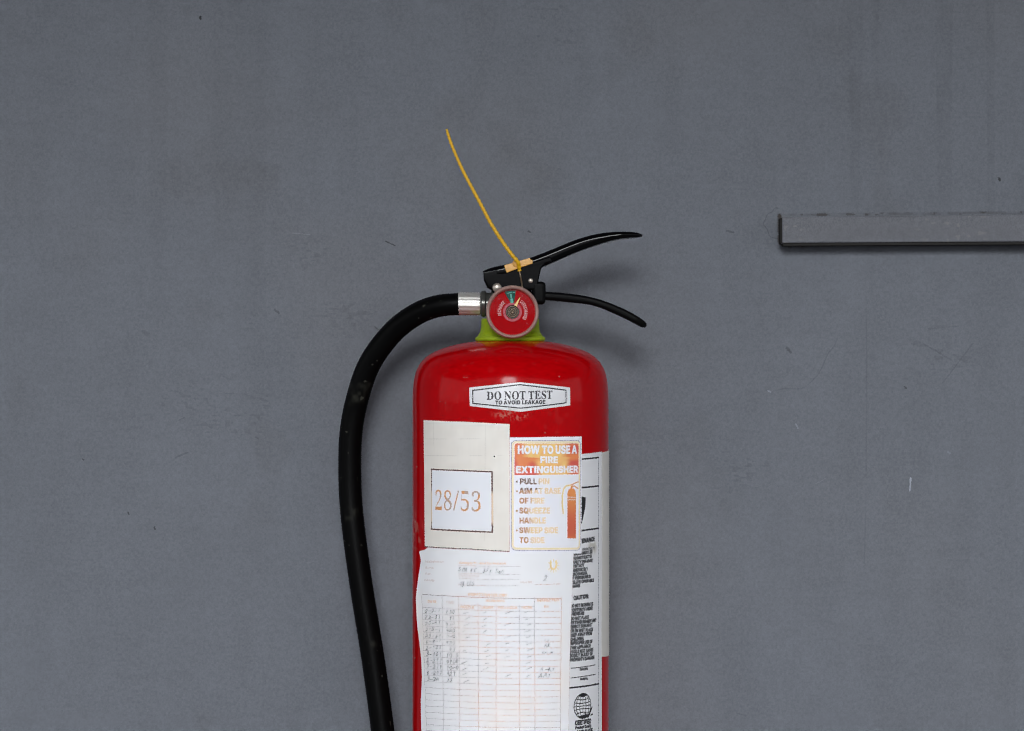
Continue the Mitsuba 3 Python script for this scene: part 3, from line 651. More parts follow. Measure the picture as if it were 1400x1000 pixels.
# factory label with the maintenance and caution text, on the right flank
M = X + '__maintenance_label'
o1 = 0.0003
sticker(M, shape([(760, 626), (796, 621), (822.8, 617.6), (822.9, 760), (822.9, 900), (823, 1062), (756, 1062)], o1), o1, 'label_paper', glue=False)
tag(M, 'white factory label with black caution text on the right flank')
pr = [rule([(770, 631.5), (796, 628), (818.4, 625.6)], 1.7, o1), rule([(770, 671), (795, 667), (818.3, 664.6)], 1.9, o1), rule([(770, 730), (795, 725.6), (818.3, 722.3)], 1.9, o1),
      shape([(790, 678), (795, 679.2), (800.7, 680.6), (800.2, 692), (797.8, 705), (795.2, 716.5), (790, 714)], o1), rule([(778.5, 940.8), (819, 934.9)], 1.9, o1),
      rule([(780.5, 914), (814, 909.2)], .9, o1), rule([(780.5, 927.2), (814, 922.2)], .9, o1)]
add_lines = [('MAINTENANCE', (778, 745.3), (813, 739.6), 5.6), ('SSUES MUST BE', (783, 760), (809.7, 756.6), 4), ('RECONSTRUCTED', (781, 766), (809.2, 762.6), 4), ('SAFETY PIN MUST', (780, 771.6), (810.8, 768.4), 4),
             ('BE INTACT', (779.5, 776.9), (798.7, 774.7), 4), ('IMMEDIATELY', (781, 782.3), (803.6, 779.9), 4), ('DISCHARGED,', (780, 787.9), (803.3, 785.4), 4),
             ('IF PRESSURE IS', (781.5, 793), (807.5, 790.3), 4), ('BELOW OPERABLE', (779.6, 798.8), (811.9, 795.3), 4), ('RANGE', (782.5, 804), (793, 802.6), 4),
             ('CAUTION:', (784, 820.8), (804.7, 817.9), 5.4),
             ('DO NOT INCINERATE', (780, 831), (810.7, 828), 4.2), ('CONTENTS UNDER', (780, 837), (810.2, 833.8), 4.2), ('PRESSURE', (780.3, 842.3), (798.5, 840.5), 4.2), ('DO NOT PLACE', (780, 848.5), (805, 845.8), 4.2),
             ('EXTINGUISHER UNIT', (779.8, 854), (815.3, 850), 4.2), ('DIRECT SUNLIGHT', (779.7, 859.7), (809.3, 856.5), 4.2), ('OR IN WET PLACE', (779.5, 865.2), (810.7, 862.8), 4.2),
             ('KEEP AWAY FROM', (779.4, 871.2), (809.3, 868), 4.2), ('CHILDREN', (779.3, 877), (797.8, 875.2), 4.2), ('IMPROPER USE OF', (779, 882.2), (810.2, 879), 4.2), ('THIS APPLIANCE', (779, 888.5), (807.5, 885), 4.2),
             ('COULD NOT CAUSE', (778.8, 894), (811, 890.5), 4.2), ('BODILY INJURY OF', (778.8, 899.3), (810.2, 896), 4.2), ('PROPERTY DAMAGE', (778.8, 905), (812.5, 901), 4.2),
             ('Date Mfd.', (792.5, 917), (804, 915.7), 3), ('Serial No.', (793, 930.3), (804, 929.2), 3),
             ('CERTIFIED', (786, 992), (808, 989), 6), ('Product Quality', (786.3, 997.4), (808.4, 994.2), 3.8), ('AND SAFE', (788, 1005.5), (810, 1002), 6)]
for t, p0, p1, cap in add_lines:
    pr += line(t, p0, p1, cap, weight=6, off=o1)
pr += line('(MONTHLY)', (796, 753.2), (812.5, 751), 3.2, off=o1)
ink(M + '__print', pr, o1 + 0.00010, 'ink_black', 'bleed_grey', 0.3)
gu, gz = hit(797, 965.5, o1)
gr = 16.6 * S
disc = shapely.Point(gu, gz).buffer(gr, quad_segs=12)
globe = [disc.boundary.buffer(0.75 * S)]
for k in (0.36, 0.74):
    globe.append(affinity.scale(shapely.Point(gu, gz).buffer(gr, quad_segs=12), k, 1).boundary.buffer(0.55 * S))
globe.append(LineString([(gu, gz - gr), (gu, gz + gr)]).buffer(0.5 * S))
for k, sag in ((0.62, 0.12), (0.30, 0.08), (0.0, 0.0), (-0.30, -0.08), (-0.62, -0.12)):
    w = math.sqrt(1 - k * k)
    globe.append(LineString([(gu + gr * w * s, gz + gr * (k - sag * (1 - s * s))) for s in np.linspace(-1, 1, 9)]).buffer(0.6 * S))
globe += [affinity.scale(shapely.Point(gu, gz + s * gr * 0.86).buffer(gr * 0.40, quad_segs=8), 1, 0.34) for s in (-1, 1)]
globe.append(LineString([(gu + 0.25 * gr, gz - 0.62 * gr), (gu + 0.62 * gr, gz - 0.96 * gr), (gu + 1.15 * gr, gz - 0.2 * gr)]).buffer(1.3 * S, join_style='mitre'))
globe.append(Polygon([(gu + 0.95 * gr, gz - 0.86 * gr), (gu + 1.30 * gr, gz - 0.82 * gr), (gu + 1.30 * gr, gz - 0.70 * gr), (gu + 0.95 * gr, gz - 0.74 * gr)]))
ink(M + '__globe_emblem', [shapely.union_all(globe)], o1 + 0.00007, 'ink_black')
tag(M + '__globe_emblem', 'black globe emblem with a tick mark')
ink(M + '__border', [rule([(818.6, 625), (818.5, 740), (818.3, 900), (818.6, 1060)], 1.0, o1)], o1 + 0.00008, 'ink_navy')
sticker(X + '__tape_strip', Polygon([hit(823.2, 619, 0.0004), hit(823.3, 760, 0.0004), hit(822.4, 898.4, 0.0004), (hit(823.2, 760)[0] + 0.050, ZC - 0.2080), (hit(823.2, 760)[0] + 0.050, ZC - 0.0590)]), 0.0004, 'tape', glue=False)
tag(X + '__tape_strip', 'dull beige tape strip on the right edge')

# inspection sheet in its clear cover
I = X + '__inspection_sheet'
o2 = 0.0006
uL = hit(574, 800, o2)[0]


def sheet_off(u, z):
    s = np.clip((uL + 0.010 - u) / 0.010, 0, 1.3)
    lift = 0.0009 * meshkit.noise(np.stack([z * 55, z * 0 + 3.3, z * 0], -1), 4) + 0.0002
    return o2 + lift * s * s + 0.00012 * meshkit.noise(np.stack([u * 60, z * 60, z * 0], -1), 9)


sheet = shape([(574.2, 754), (581, 752), (590, 744), (640, 744), (784.2, 750), (784, 760), (782.5, 800), (780, 860), (778, 930), (777.5, 1000), (777, 1062), (577, 1062), (576.6, 1000), (575.8, 958), (577.4, 926),
               (576.6, 901), (573, 860), (571.4, 819), (573.5, 786), (576, 766.5)], o2)
sticker(I, sheet, sheet_off, 'sheet_paper', dz=0.004)
tag(I, 'white inspection record sheet with a ruled table and handwritten dates')
on = lambda d: (lambda u, z: sheet_off(u, z) + d)
left = [577.2, 576.8, 577.6, 578.6, 580.2, 581.6, 582.6, 583]
rows_v = [(577.3, 812.8, 817.3, 816.2)]
tbl = []
colx = [(577.4, 583.2), (604.4, 606.6), (627.4, 628.4), (653.6, 654.3), (678.3, 678.2), (709.8, 709.9), (730.9, 731.4), (767.3, 766.2)]
ends = [(813, 1060)] * 2 + [(814.8, 1060)] + [(825, 1060), (826, 1060), (827, 1060)] + [(816.6, 1060)] * 2
for (xa, xb), (ya, yb) in zip(colx, ends):
    f = lambda y: xa + (xb - xa) * (y - 813) / (1000 - 813)
    tbl.append(rule([(f(y), y) for y in np.linspace(ya, yb, 7)], 0.55, o2))
lx = lambda y: 577.4 + 5.8 * (y - 813) / 187
row = lambda y, x0, x1, w: rule([(x, y + 3.1 * (1 - ((x - 690) / 115) ** 2) + 0.022 * (x - 580) * (1 - (y - 813) / 500)) for x in np.linspace(x0, x1, 9)], w, o2)
tbl.append(row(812.6, 577.4, 767.3, 0.85))
tbl.append(row(824.0, 627.5, 731, 0.45))
for k in range(28):
    y = 830.2 + 8.42 * k
    tbl.append(row(y, lx(y), 767 - 0.7 * (y - 813) / 187, 0.5))
for y, xb in ((774.4, 712), (785, 712), (792.4, 712), (801, 709)):
    tbl.append(rule([(627, y - 1.3), (660, y), (690, y + .4), (xb, y + .2)], 0.4, o2))
tbl.append(rule([(731, 799.2), (766, 798.6)], 0.4, o2))
ink(I + '__ruled_table', tbl, on(0.00008), 'ink_table')
prt = []
for t, p0, p1, cap in [('Establishment:', (581.6, 769), (606.5, 770), 2.9), ('Name:', (581.3, 777.4), (594, 778), 2.7), ('Type:', (581.5, 786), (590, 786.3), 2.7), ('Capacity:', (580.5, 794.6), (594.5, 795), 2.7),
                       ('Dry Chemical', (627, 788.3), (655, 789), 3.0), ('Unit No.:', (711.5, 797.8), (730, 797.4), 2.8), ('TIME', (609.6, 825.6), (621.6, 826.2), 3.6)]:
    prt += line(t, p0, p1, cap, weight=-1.5, off=o2)
ink(I + '__print', prt, on(0.00008), 'ink_print')
prt = []
for t, p0, p1, cap in [('Barangay Tri-area Commission', (628, 771.2), (692, 772), 3.0), ('DATE', (585, 824.2), (597, 824.8), 3.6), ('REMARKS', (664, 823.3), (690, 823.4), 3.2),
                       ('NOZZLE', (629.5, 831.6), (648.5, 832.2), 3.4), ('GAUGE', (656, 832.4), (675, 832.6), 3.4), ('PULL LOCK', (680.5, 832.8), (707.5, 832.8), 3.4), ('HOSE', (713, 832.6), (728, 832.5), 3.4),
                       ('INSPECTED', (734, 823.1), (764, 822.6), 3.4), ('BY', (744, 831.5), (751, 831.4), 3.2), ('INSPECTION RECORD', (640, 814.9), (693, 816.2), 3.9)]:
    prt += line(t, p0, p1, cap, off=o2)
ink(I + '__heading', prt, on(0.00008), 'ink_orange')
tag(I + '__heading', 'faded orange headings')
eu, ez = hit(756.5, 774, o2)
em = []
for k in range(11):
    a_ = math.radians(-150 + k * 12 * 2.5 - 0)
    em.append(LineString([(eu + 5.2 * S * math.cos(a_), ez + 5.6 * S * math.sin(a_)), (eu + 8.2 * S * math.cos(a_), ez + 8.6 * S * math.sin(a_))]).buffer(0.45 * S))
em.append(LineString([(eu - 4 * S, ez + 5.5 * S), (eu - 4 * S, ez - 0.5 * S), (eu - 2.4 * S, ez - 3.4 * S), (eu, ez - 4.4 * S), (eu + 2.4 * S, ez - 3.4 * S), (eu + 4 * S, ez - 0.5 * S), (eu + 4 * S, ez + 5.5 * S)]).buffer(1.15 * S))
ink(I + '__crest_emblem', em, on(0.00008), 'ink_yellow')
tag(I + '__crest_emblem', 'faded yellow crest in the upper right corner')

# handwriting: strokes in a box 10 wide, 14 high
HAND = {'0': [(5, 14, 1, 10, 1, 4, 5, 0, 9, 4, 8, 11, 5, 14)], '1': [(3, 11, 6, 14, 5, 0)], '2': [(1, 11, 4, 14, 8, 12, 7, 7, 1, 0, 9, 1)], '3': [(1, 13, 8, 14, 4, 8, 8, 5, 5, 0, 1, 2)],
        '4': [(6, 14, 1, 5, 9, 6), (7, 10, 6, 0)], '5': [(8, 14, 2, 13, 2, 8, 7, 8, 8, 3, 4, 0, 1, 1)], '6': [(7, 14, 2, 8, 1, 3, 5, 0, 8, 4, 4, 7, 2, 5)], '7': [(1, 13, 9, 14, 4, 0), (3, 7, 8, 8)],
        '8': [(8, 12, 4, 14, 2, 10, 8, 4, 4, 0, 1, 4, 8, 12)], '9': [(8, 11, 4, 14, 2, 9, 7, 8, 8, 12, 6, 0)], '-': [(1, 6, 9, 7)], ':': [(4, 9, 5, 10), (4, 3, 5, 4)], 'S': [(8, 13, 4, 14, 2, 10, 8, 5, 5, 0, 1, 2)],
        'T': [(0, 13, 10, 14), (5, 14, 4, 0)], 'N': [(1, 0, 2, 13, 7, 1, 8, 14)], 'B': [(2, 0, 2, 14, 7, 11, 2, 7, 8, 4, 2, 0)], 'C': [(8, 12, 4, 13, 1, 7, 3, 1, 8, 1)], 'F': [(2, 0, 3, 13, 9, 14), (2, 7, 7, 8)],
        'x': [(1, 8, 8, 0), (8, 9, 2, -1)], 'e': [(1, 4, 7, 5, 4, 8, 1, 4, 4, 0, 8, 2)], 'c': [(8, 7, 3, 8, 1, 4, 4, 0, 8, 1)], 'L': [(3, 14, 2, 0, 9, 1)], 's': [(8, 8, 3, 8, 7, 4, 2, 0)],
        'r': [(2, 0, 3, 8, 4, 6, 8, 8)], 'm': [(0, 0, 2, 8, 3, 1, 5, 8, 6, 1, 8, 8, 9, 0)], '.': [(4, 0, 5, 1)], 'P': [(2, 0, 3, 14, 8, 11, 3, 7)], 'A': [(0, 0, 5, 14, 8, 0), (2, 5, 7, 6)]}
rng = np.random.default_rng(53)


def scribble(text, h, v, w, size, width=0.62):
    """Pen strokes of a short note, first sign at h, v (its foot), signs w apart."""
    out, slope = [], rng.uniform(-0.05, 0.08)
    for i, c in enumerate(text):
        for stroke in HAND.get(c, []):
            q = np.array(stroke, float).reshape(-1, 2) + rng.normal(0, 0.7, (len(stroke) // 2, 2))
            jig = rng.normal(0, 0.25, 2)
            pts = [hit(h + w * (i + 0.085 * (a + 0.18 * b)) + jig[0], v - size * b / 14 - slope * w * i + jig[1], o2) for a, b in q]
            if len(pts) > 1:
                out.append(LineString(pts).buffer(width * S / 2 * rng.uniform(0.75, 1.15), quad_segs=2))
    return out


pen = scribble('STN BC. BFx Sec', 626.5, 781.4, 4.2, 5.4) + scribble('10 LBS', 628, 802, 3.4, 6.2) + scribble('2', 743, 793.5, 6, 6.5)
dates = ['2-2-1', '22-31', '23-41', '2-5-1', '25-61', '6-8-1', '2-121', '3-101', '5-291', '7-219', '6-291', '5-24']
times = ['130', ' 93', '930', '420', '9-0', '930', ' 93', '10:5', '0908', '10-0', '929', '13']
for k, (d_, t_) in enumerate(zip(dates, times)):
    y = 837.4 + 8.42 * k + (0.8 if k > 5 else 0)
    x0 = 580.8 + 0.25 * k
    pen += scribble(d_, x0, y, 4.35, 4.3 if k < 6 else 5.0, 0.62 if k < 6 else 0.85)
    pen += scribble(t_, 609 + 0.1 * k, y + 1.6, 4.4, 4.2 if k < 6 else 4.9, 0.6 if k < 7 else 0.85)
    for cx in (637, 665, 695, 722):
        if k == 11 and cx > 640 or rng.random() < 0.08:
            continue
        s_ = rng.uniform(2.0, 4.4)
        h0, v0 = cx + rng.uniform(-3, 3), y + 1.6 - 0.2 * (cx > 700) + rng.uniform(-1.2, .8)
        pen.append(LineString([hit(h0 - s_, v0 + rng.uniform(0, .8) * s_ * .4, o2), hit(h0 + s_ * 0.3, v0 - s_ * 0.35, o2), hit(h0 + s_, v0 - s_ * rng.uniform(.3, .8), o2)]).buffer(rng.uniform(0.2, 0.36) * S, quad_segs=2))
for t_, h0, v0, w_, sz in (('rs', 743, 877.5, 4, 4), ('AB', 744, 885, 4, 5), ('cr.m', 740, 893.5, 4, 3), ('A-As', 738.5, 917.5, 5, 5.5), ('AAs', 736.5, 926.5, 6, 5.5)):
    pen += scribble(t_, h0, v0, w_, sz, 0.6)
ink(I + '__handwriting', pen, on(0.00013), 'pen_ink')
tag(I + '__handwriting', 'handwritten dates, times and tick marks in pen')

# beige number placard
N = X + '__number_placard'
o3 = 0.0012
sticker(N, shape([(579.1, 574.7), (640, 577.2), (696.6, 580.2), (696.6, 754.6), (640, 751.2), (580.8, 747.8)], o3), o3, 'placard_paper')
tag(N, 'yellowed paper placard with a number in a framed square')
pin = [(590.4, 641.4), (673, 644.8), (673.2, 727.6), (590.2, 723.4)]
ink(N + '__panel', [shape(pin, o3)], o3 + 0.00006, 'panel_paper')
fr = [rule([(589.4, 641.8), (632, 643.6), (673.8, 645.4)], 1.6, o3), rule([(589.2, 723.6), (632, 726), (674, 727.9)], 1.7, o3), rule([(590.3, 641), (590.1, 724)], 1.5, o3), rule([(672.8, 645), (673.2, 728)], 2.0, o3)]
ink(N + '__frame', [shapely.union_all(fr)], o3 + 0.00014, 'ink_border', 'bleed_tan')
ink(N + '__number', line('28/53', (594.2, 697.2), (659.2, 699.6), 25.5, SERIF, off=o3), o3 + 0.00012, 'ink_number')
tag(N + '__number', 'faded brown number 28/53')
ink(N + '__pinhole', [shapely.Point(hit(676, 624.5, o3)).buffer(0.9 * S)], o3 + 0.00009, 'ink_black')
ink(N + '__lower_edge_line', [rule([(580.4, 747.3), (640, 750.5), (696.3, 754)], 0.9, o3)], o3 + 0.00009, 'ink_grey')

# how-to-use sign
H = X + '__instruction_sign'
o4 = 0.0010
sticker(H, shape([(695.8, 598.2), (745, 597.6), (795.4, 597), (795.2, 680), (794.4, 757), (740, 757.6), (696.4, 757.4)], o4), o4, 'sign_paper', glue=False)
tag(H, 'faded how-to-use sign with an orange header and a small extinguisher picture')


def frame(x0, y0, x1, y1, r, w, off):
    c = [hit(x0, y0, off), hit(x1, y0, off), hit(x1, y1, off), hit(x0, y1, off)]
    ring = Polygon(c).buffer(-r * S).buffer(r * S, quad_segs=8)
    return ring, ring.boundary.buffer(w * S / 2)


ring, b1 = frame(699, 602.6, 793.6, 752.4, 6, 0.7, o4)
ink(H + '__outer_border', [b1], o4 + 0.00007, 'ink_violet')
ring2, b2 = frame(701.2, 604.6, 791.8, 750, 5, 0.8, o4)
ink(H + '__inner_border', [b2], o4 + 0.00007, 'ink_yellow')
head = frame(703.4, 606.4, 791, 720, 3, 1, o4)[0].intersection(box(-1, hit(750, 649.4, o4)[1], 1, 1))
ink(H + '__border_wash', [ring.buffer(-0.5 * S).difference(ring2.buffer(-1.2 * S))], o4 + 0.00004, 'sign_cream')
ink(H + '__header', [head], o4 + 0.00007, 'ink_header')
tag(H + '__header', 'header block faded from red to yellow')
wh = line('HOW TO USE A', (707.3, 620.6), (788.6, 620.2), 10.6, weight=4.5, off=o4) + line('FIRE', (738.2, 633.2), (763, 633.2), 8.6, weight=3.5, off=o4) + line('EXTINGUISHER', (704.8, 646.8), (790, 646.2), 8.8, weight=4.5, off=o4)
ink(H + '__header_text', wh, o4 + 0.00013, 'sign_paper')
tx = []
for t, x0, x1, y, bullet in (('PULL PIN', 710.3, 751.3, 662.2, 1), ('AIM AT BASE', 709.8, 766.8, 675.2, 1), ('OF FIRE', 709.8, 744.6, 688.7, 0), ('SQUEEZE', 709.6, 752, 702.2, 1), ('HANDLE', 709.8, 746.4, 715.8, 0),
                             ('SWEEP SIDE', 709.6, 763, 729, 1), ('TO SIDE', 709.8, 744.6, 742.6, 0)):
    tx += line(t, (x0, y), (x1, y), 7.6, weight=2.5, off=o4)
    if bullet:
        tx.append(shapely.Point(hit(706.6, y - 3.4, o4)).buffer(1.25 * S, quad_segs=4))
ink(H + '__text', tx, o4 + 0.00007, 'ink_faded')
pic = [shape([(775.6, 736.2), (775.6, 676), (776.6, 671), (779, 668), (784, 668), (786.4, 671), (787.3, 676), (787.3, 736.2)], o4).difference(shapely.union_all([rule([(774, 680), (789, 680)], 0.8, o4), rule([(774, 683.6), (789, 683.6)], 0.8, o4)])),
       rule([(781.6, 669), (781.4, 664)], 3.2, o4), rule([(776.8, 663.8), (782, 662.6), (791.3, 658.6)], 1.3, o4), rule([(780, 664.4), (786, 665.2), (790.6, 668.8)], 1.5, o4)]
ink(H + '__pictogram', pic, o4 + 0.00007, 'ink_picto')
tag(H + '__pictogram', 'orange red picture of an extinguisher')
hz = [hit(h, v, o4) for h, v in ((780, 663.6), (774, 664.6), (770.4, 669), (768.8, 678), (768.6, 690), (770, 702))]
ink(H + '__pictogram_hose', [LineString(hz).buffer(1.1 * S)], o4 + 0.00007, 'ink_yellow')

# hexagonal warning label
W = X + '__warning_label'
o5 = 0.0003
sticker(W, shape([(641.2, 530.2), (675, 526.6), (710.5, 523), (745, 526.4), (779.8, 530.2), (779.4, 554.4), (745, 558.8), (712, 563.2), (677, 559.2), (642.4, 555.2)], o5), o5, 'label_paper', dz=0.0025)
tag(W, 'white hexagonal warning label near the shoulder')
inner = [(646, 534.2), (710.8, 526.2), (774, 533.8), (773.8, 551), (712, 558.4), (646.4, 551.6)]
ink(W + '__border', [Polygon([hit(h, v, o5) for h, v in inner]).boundary.buffer(0.62 * S, join_style='mitre')], o5 + 0.00010, 'ink_grey', 'bleed_grey')
ink(W + '__print', line('DO NOT TEST', (665.2, 547.0), (755.6, 545.4), 10.6, SERIF, weight=0.3, gap=3, off=o5) + line('TO AVOID LEAKAGE', (677, 553.2), (745.8, 552.4), 4.9, weight=1.0, gap=6, off=o5), o5 + 0.00010, 'ink_grey', 'bleed_grey')
tag(W + '__print', 'dark lettering')

# ---------------------------------------------------------------- neck, valve, gauge
def z_at(v, y=0.0):
    return P(700, v, y)[2]


col = [(30, 436), (38.6, 436), (39.4, 437.4), (39.8, 448), (41, 454), (44.2, 459.6), (47.6, 462), (48, 464.6), (47, 466.2), (30, 466.2)]
cm = lathe([(r * S, z_at(v)) for r, v in col], 72)
cm.invert()
cm.vertices += [AX - 0.5 * S, 0, 0]
add(X + '__neck_collar', cm, 'lime_plastic', 40)
tag(X + '__neck_collar', 'lime green plastic collar')
vb = lathe([(0, z_at(464)), (29 * S, z_at(464)), (29 * S, z_at(408)), (27 * S, z_at(396)), (20 * S, z_at(393)), (0, z_at(393))], 64)
vb.vertices += [AX + 1 * S, 0, 0]
port = rounded_box(P(727, 416, -0.0125), P(746, 385, -0.0125) + [0, 0.025, 0], 0.0028)
pm = port.to_mesh()
vb = trimesh.util.concatenate([vb, trimesh.Trimesh(pm.vert_properties[:, :3], pm.tri_verts, process=False)])
add(X + '__valve_body', vb, 'black_matte', 40)

top_edge = np.array([(662.6, 371.2, 385), (668, 368.6, 384), (689, 363, 380), (726, 353.2, 371), (760, 340.2, 357), (792, 327.4, 343.6), (820, 320, 334.2), (842, 317.8, 328.4), (860, 317.9, 326.2), (872, 319.4, 325.2), (877.6, 321.6, 324)])
dense = spline(np.column_stack([top_edge[:, 0], top_edge.mean(1) * 0 + (top_edge[:, 1] + top_edge[:, 2]) / 2, (top_edge[:, 2] - top_edge[:, 1]) / 2]), 60)
path = np.array([P(h, v, 0.0) for h, v, _ in dense])
ringr = round_rect(1.0, 1.0, 0.62, 8)
wy = np.interp(dense[:, 0], [662, 690, 760, 850, 873, 878], [0.0120, 0.0125, 0.0115, 0.0110, 0.0090, 0.0050])
rr = []
for (h, v, hh), w in zip(dense, wy):
    hm = max(hh, 0.6) * S
    r = min(0.0034, hm * 0.95)
    rr.append(round_rect(w, hm, r, 7))
t = np.gradient(path, axis=0)
t /= np.linalg.norm(t, axis=1, keepdims=True)
nz = np.cross(t, np.array([0, 1.0, 0]))
nz *= np.sign(nz[:, 2:3])
ringv = np.array([p + r[:, :1] * [0, 1, 0] + r[:, 1:] * n for p, r, n in zip(path, rr, nz)])
k = ringv.shape[1]
n_ = len(path)
i, j = np.meshgrid(np.arange(n_ - 1), np.arange(k), indexing='ij')
q = np.stack([i * k + j, i * k + (j + 1) % k, (i + 1) * k + (j + 1) % k, (i + 1) * k + j], -1).reshape(-1, 4)
c = np.arange(k)
f = np.vstack([q[:, [0, 1, 2]], q[:, [0, 2, 3]], np.stack([c * 0 + n_ * k, (c + 1) % k, c], 1), np.stack([c * 0 + n_ * k + 1, (n_ - 1) * k + c, (n_ - 1) * k + (c + 1) % k], 1)])
bar = trimesh.Trimesh(np.vstack([ringv.reshape(-1, 3), path[:1], path[-1:]]), f, process=False)
bar.fix_normals()
cheeks = []
for y0, y1 in ((-0.0123, -0.0090), (0.0090, 0.0123)):
    oc = [(660.8, 372), (690, 366), (726, 359), (752, 351), (756, 357.4), (745, 361), (740, 367), (737.4, 378), (735, 391), (731, 396), (676, 399), (666, 393), (661.2, 383)]
    cheeks.append(plate([tuple(P(h, v, -0.011)[[0, 2]]) for h, v in oc], y0, y1, 0.0009))
add(X + '__squeeze_lever', trimesh.util.concatenate([bar] + cheeks), 'black_gloss', 40)
tag(X + '__squeeze_lever', 'glossy black upper lever')

lo = np.array([(738, 404.6, 5.0), (748, 405.2, 5.4), (765, 406.4, 5.6), (780, 408, 5.7), (810, 412.6, 5.0), (840, 423.2, 5.3), (860, 432.6, 5.2), (876, 441.8, 4.6), (881.5, 445.6, 3.2), (883, 446.8, 1.2)])
dl = spline(lo, 50)
pl = np.array([P(h, v, 0.0) for h, v, _ in dl])
t = np.gradient(pl, axis=0)
t /= np.linalg.norm(t, axis=1, keepdims=True)
nz = np.cross(t, np.array([0, 1.0, 0]))
nz *= np.sign(nz[:, 2:3])
wl = np.interp(dl[:, 0], [738, 870, 880, 883], [0.0105, 0.0105, 0.0085, 0.004])
ringv = np.array([p + r[:, :1] * [0, 1, 0] + r[:, 1:] * n for p, r, n in zip(pl, [round_rect(w, max(h, .5) * S, max(h, .5) * S * 0.8, 7) for (_, _, h), w in zip(dl, wl)], nz)])
k, n_ = ringv.shape[1], len(pl)
i, j = np.meshgrid(np.arange(n_ - 1), np.arange(k), indexing='ij')
q = np.stack([i * k + j, i * k + (j + 1) % k, (i + 1) * k + (j + 1) % k, (i + 1) * k + j], -1).reshape(-1, 4)
c = np.arange(k)
f = np.vstack([q[:, [0, 1, 2]], q[:, [0, 2, 3]], np.stack([c * 0 + n_ * k, (c + 1) % k, c], 1), np.stack([c * 0 + n_ * k + 1, (n_ - 1) * k + c, (n_ - 1) * k + (c + 1) % k], 1)])
hb = trimesh.Trimesh(np.vstack([ringv.reshape(-1, 3), pl[:1], pl[-1:]]), f, process=False)
hb.fix_normals()
add(X + '__carrying_handle', hb, 'black_matte', 40)
tag(X + '__carrying_handle', 'matte black lower handle, curving down')

for (h, v, r, y) in ((725.6, 384, 3.6, -0.0118), (679.5, 393.4, 6.4, -0.0118)):
    a_ = np.linspace(0, math.pi / 2, 7)
    dome = [(r * S * math.cos(x), 0.6 * r * S * math.sin(x)) for x in a_]
    add(X + '__rivet', facing([(r * S, -0.001)] + dome, P(h, v, y), 32), 'rivet_metal', True)

G = X + '__pressure_gauge'
gy = -0.0345
gc = P(700.6, 426.8, gy)
gs = S * (D + gy) / D
bz = [(0, -0.016), (20, -0.016), (22, -0.0095), (33.5, -0.009), (35.6, -0.0078), (36.4, -0.0045), (36.4, -0.0012), (35.6, 0.0006), (34.4, 0.0012), (33.0, 0.0010), (31.9, 0.0002), (31.2, -0.0012), (30.9, -0.0034)]
add(G, facing([(r * gs, d) for r, d in bz], gc), 'bezel_plastic', 40)
tag(G, 'round pressure gauge with red dial')
add(G + '__dial', facing([(31.2 * gs, -0.0034), (9.6 * gs, -0.0034), (9.2 * gs, -0.0040)], gc), 'dial_red', 30)
tag(G + '__dial', 'red dial face')


def on_dial(polys, d):
    """Flat print on the dial: shapes in elevation units about its centre."""
    vs, fs, at = [], [], 0
    for p in polys:
        for g in getattr(p, 'geoms', [p]):
            v, f = trimesh.creation.triangulate_polygon(g, engine='earcut')
            vs.append(v)
            fs.append(f + at)
            at += len(v)
    v = np.vstack(vs)
    return trimesh.Trimesh(np.stack([gc[0] + v[:, 0] * gs, np.full(len(v), gc[1] - d), gc[2] + v[:, 1] * gs], 1), np.vstack(fs), process=False)


pol = lambda r, a: (r * math.sin(math.radians(a)), r * math.cos(math.radians(a)))
wedge = Polygon([pol(13.2, a) for a in np.linspace(-12, 10, 6)] + [pol(29.6, a) for a in np.linspace(9, -22, 9)])
add(G + '__green_zone', on_dial([wedge], -0.0032), 'dial_green')
tag(G + '__green_zone', 'green safe zone at the top of the dial')
mint = [LineString([pol(14, -3), pol(17, -3)]).buffer(1.9), LineString([pol(20, -5), pol(24, -5)]).buffer(1.0), LineString([pol(26.5, -14), pol(27.2, -2)]).buffer(.5), LineString([pol(27, 2), pol(27, 7)]).buffer(.5)]
add(G + '__green_zone_mark', on_dial(mint, -0.0031), 'dial_mint')
add(G + '__hub_ring', on_dial([shapely.Point(0, 0).buffer(13.0, quad_segs=20).difference(shapely.Point(0, 0).buffer(9.7, quad_segs=20))], -0.0032), 'dial_pink')


def arc_text(text, a0, a1, r, cap, weight):
    out, (glyphs, width) = [], write(text, SANS, weight)
    for g in glyphs:
        x = (g.bounds[0] + g.bounds[2]) / 2
        a = a0 + (a1 - a0) * x / width
        s = r * math.radians(a1 - a0) / width
        g = affinity.affine_transform(affinity.translate(g, -x, 0), [s, 0, 0, cap / 100, 0, r])
        out.append(affinity.rotate(g, -a, origin=(0, 0)))
    return out


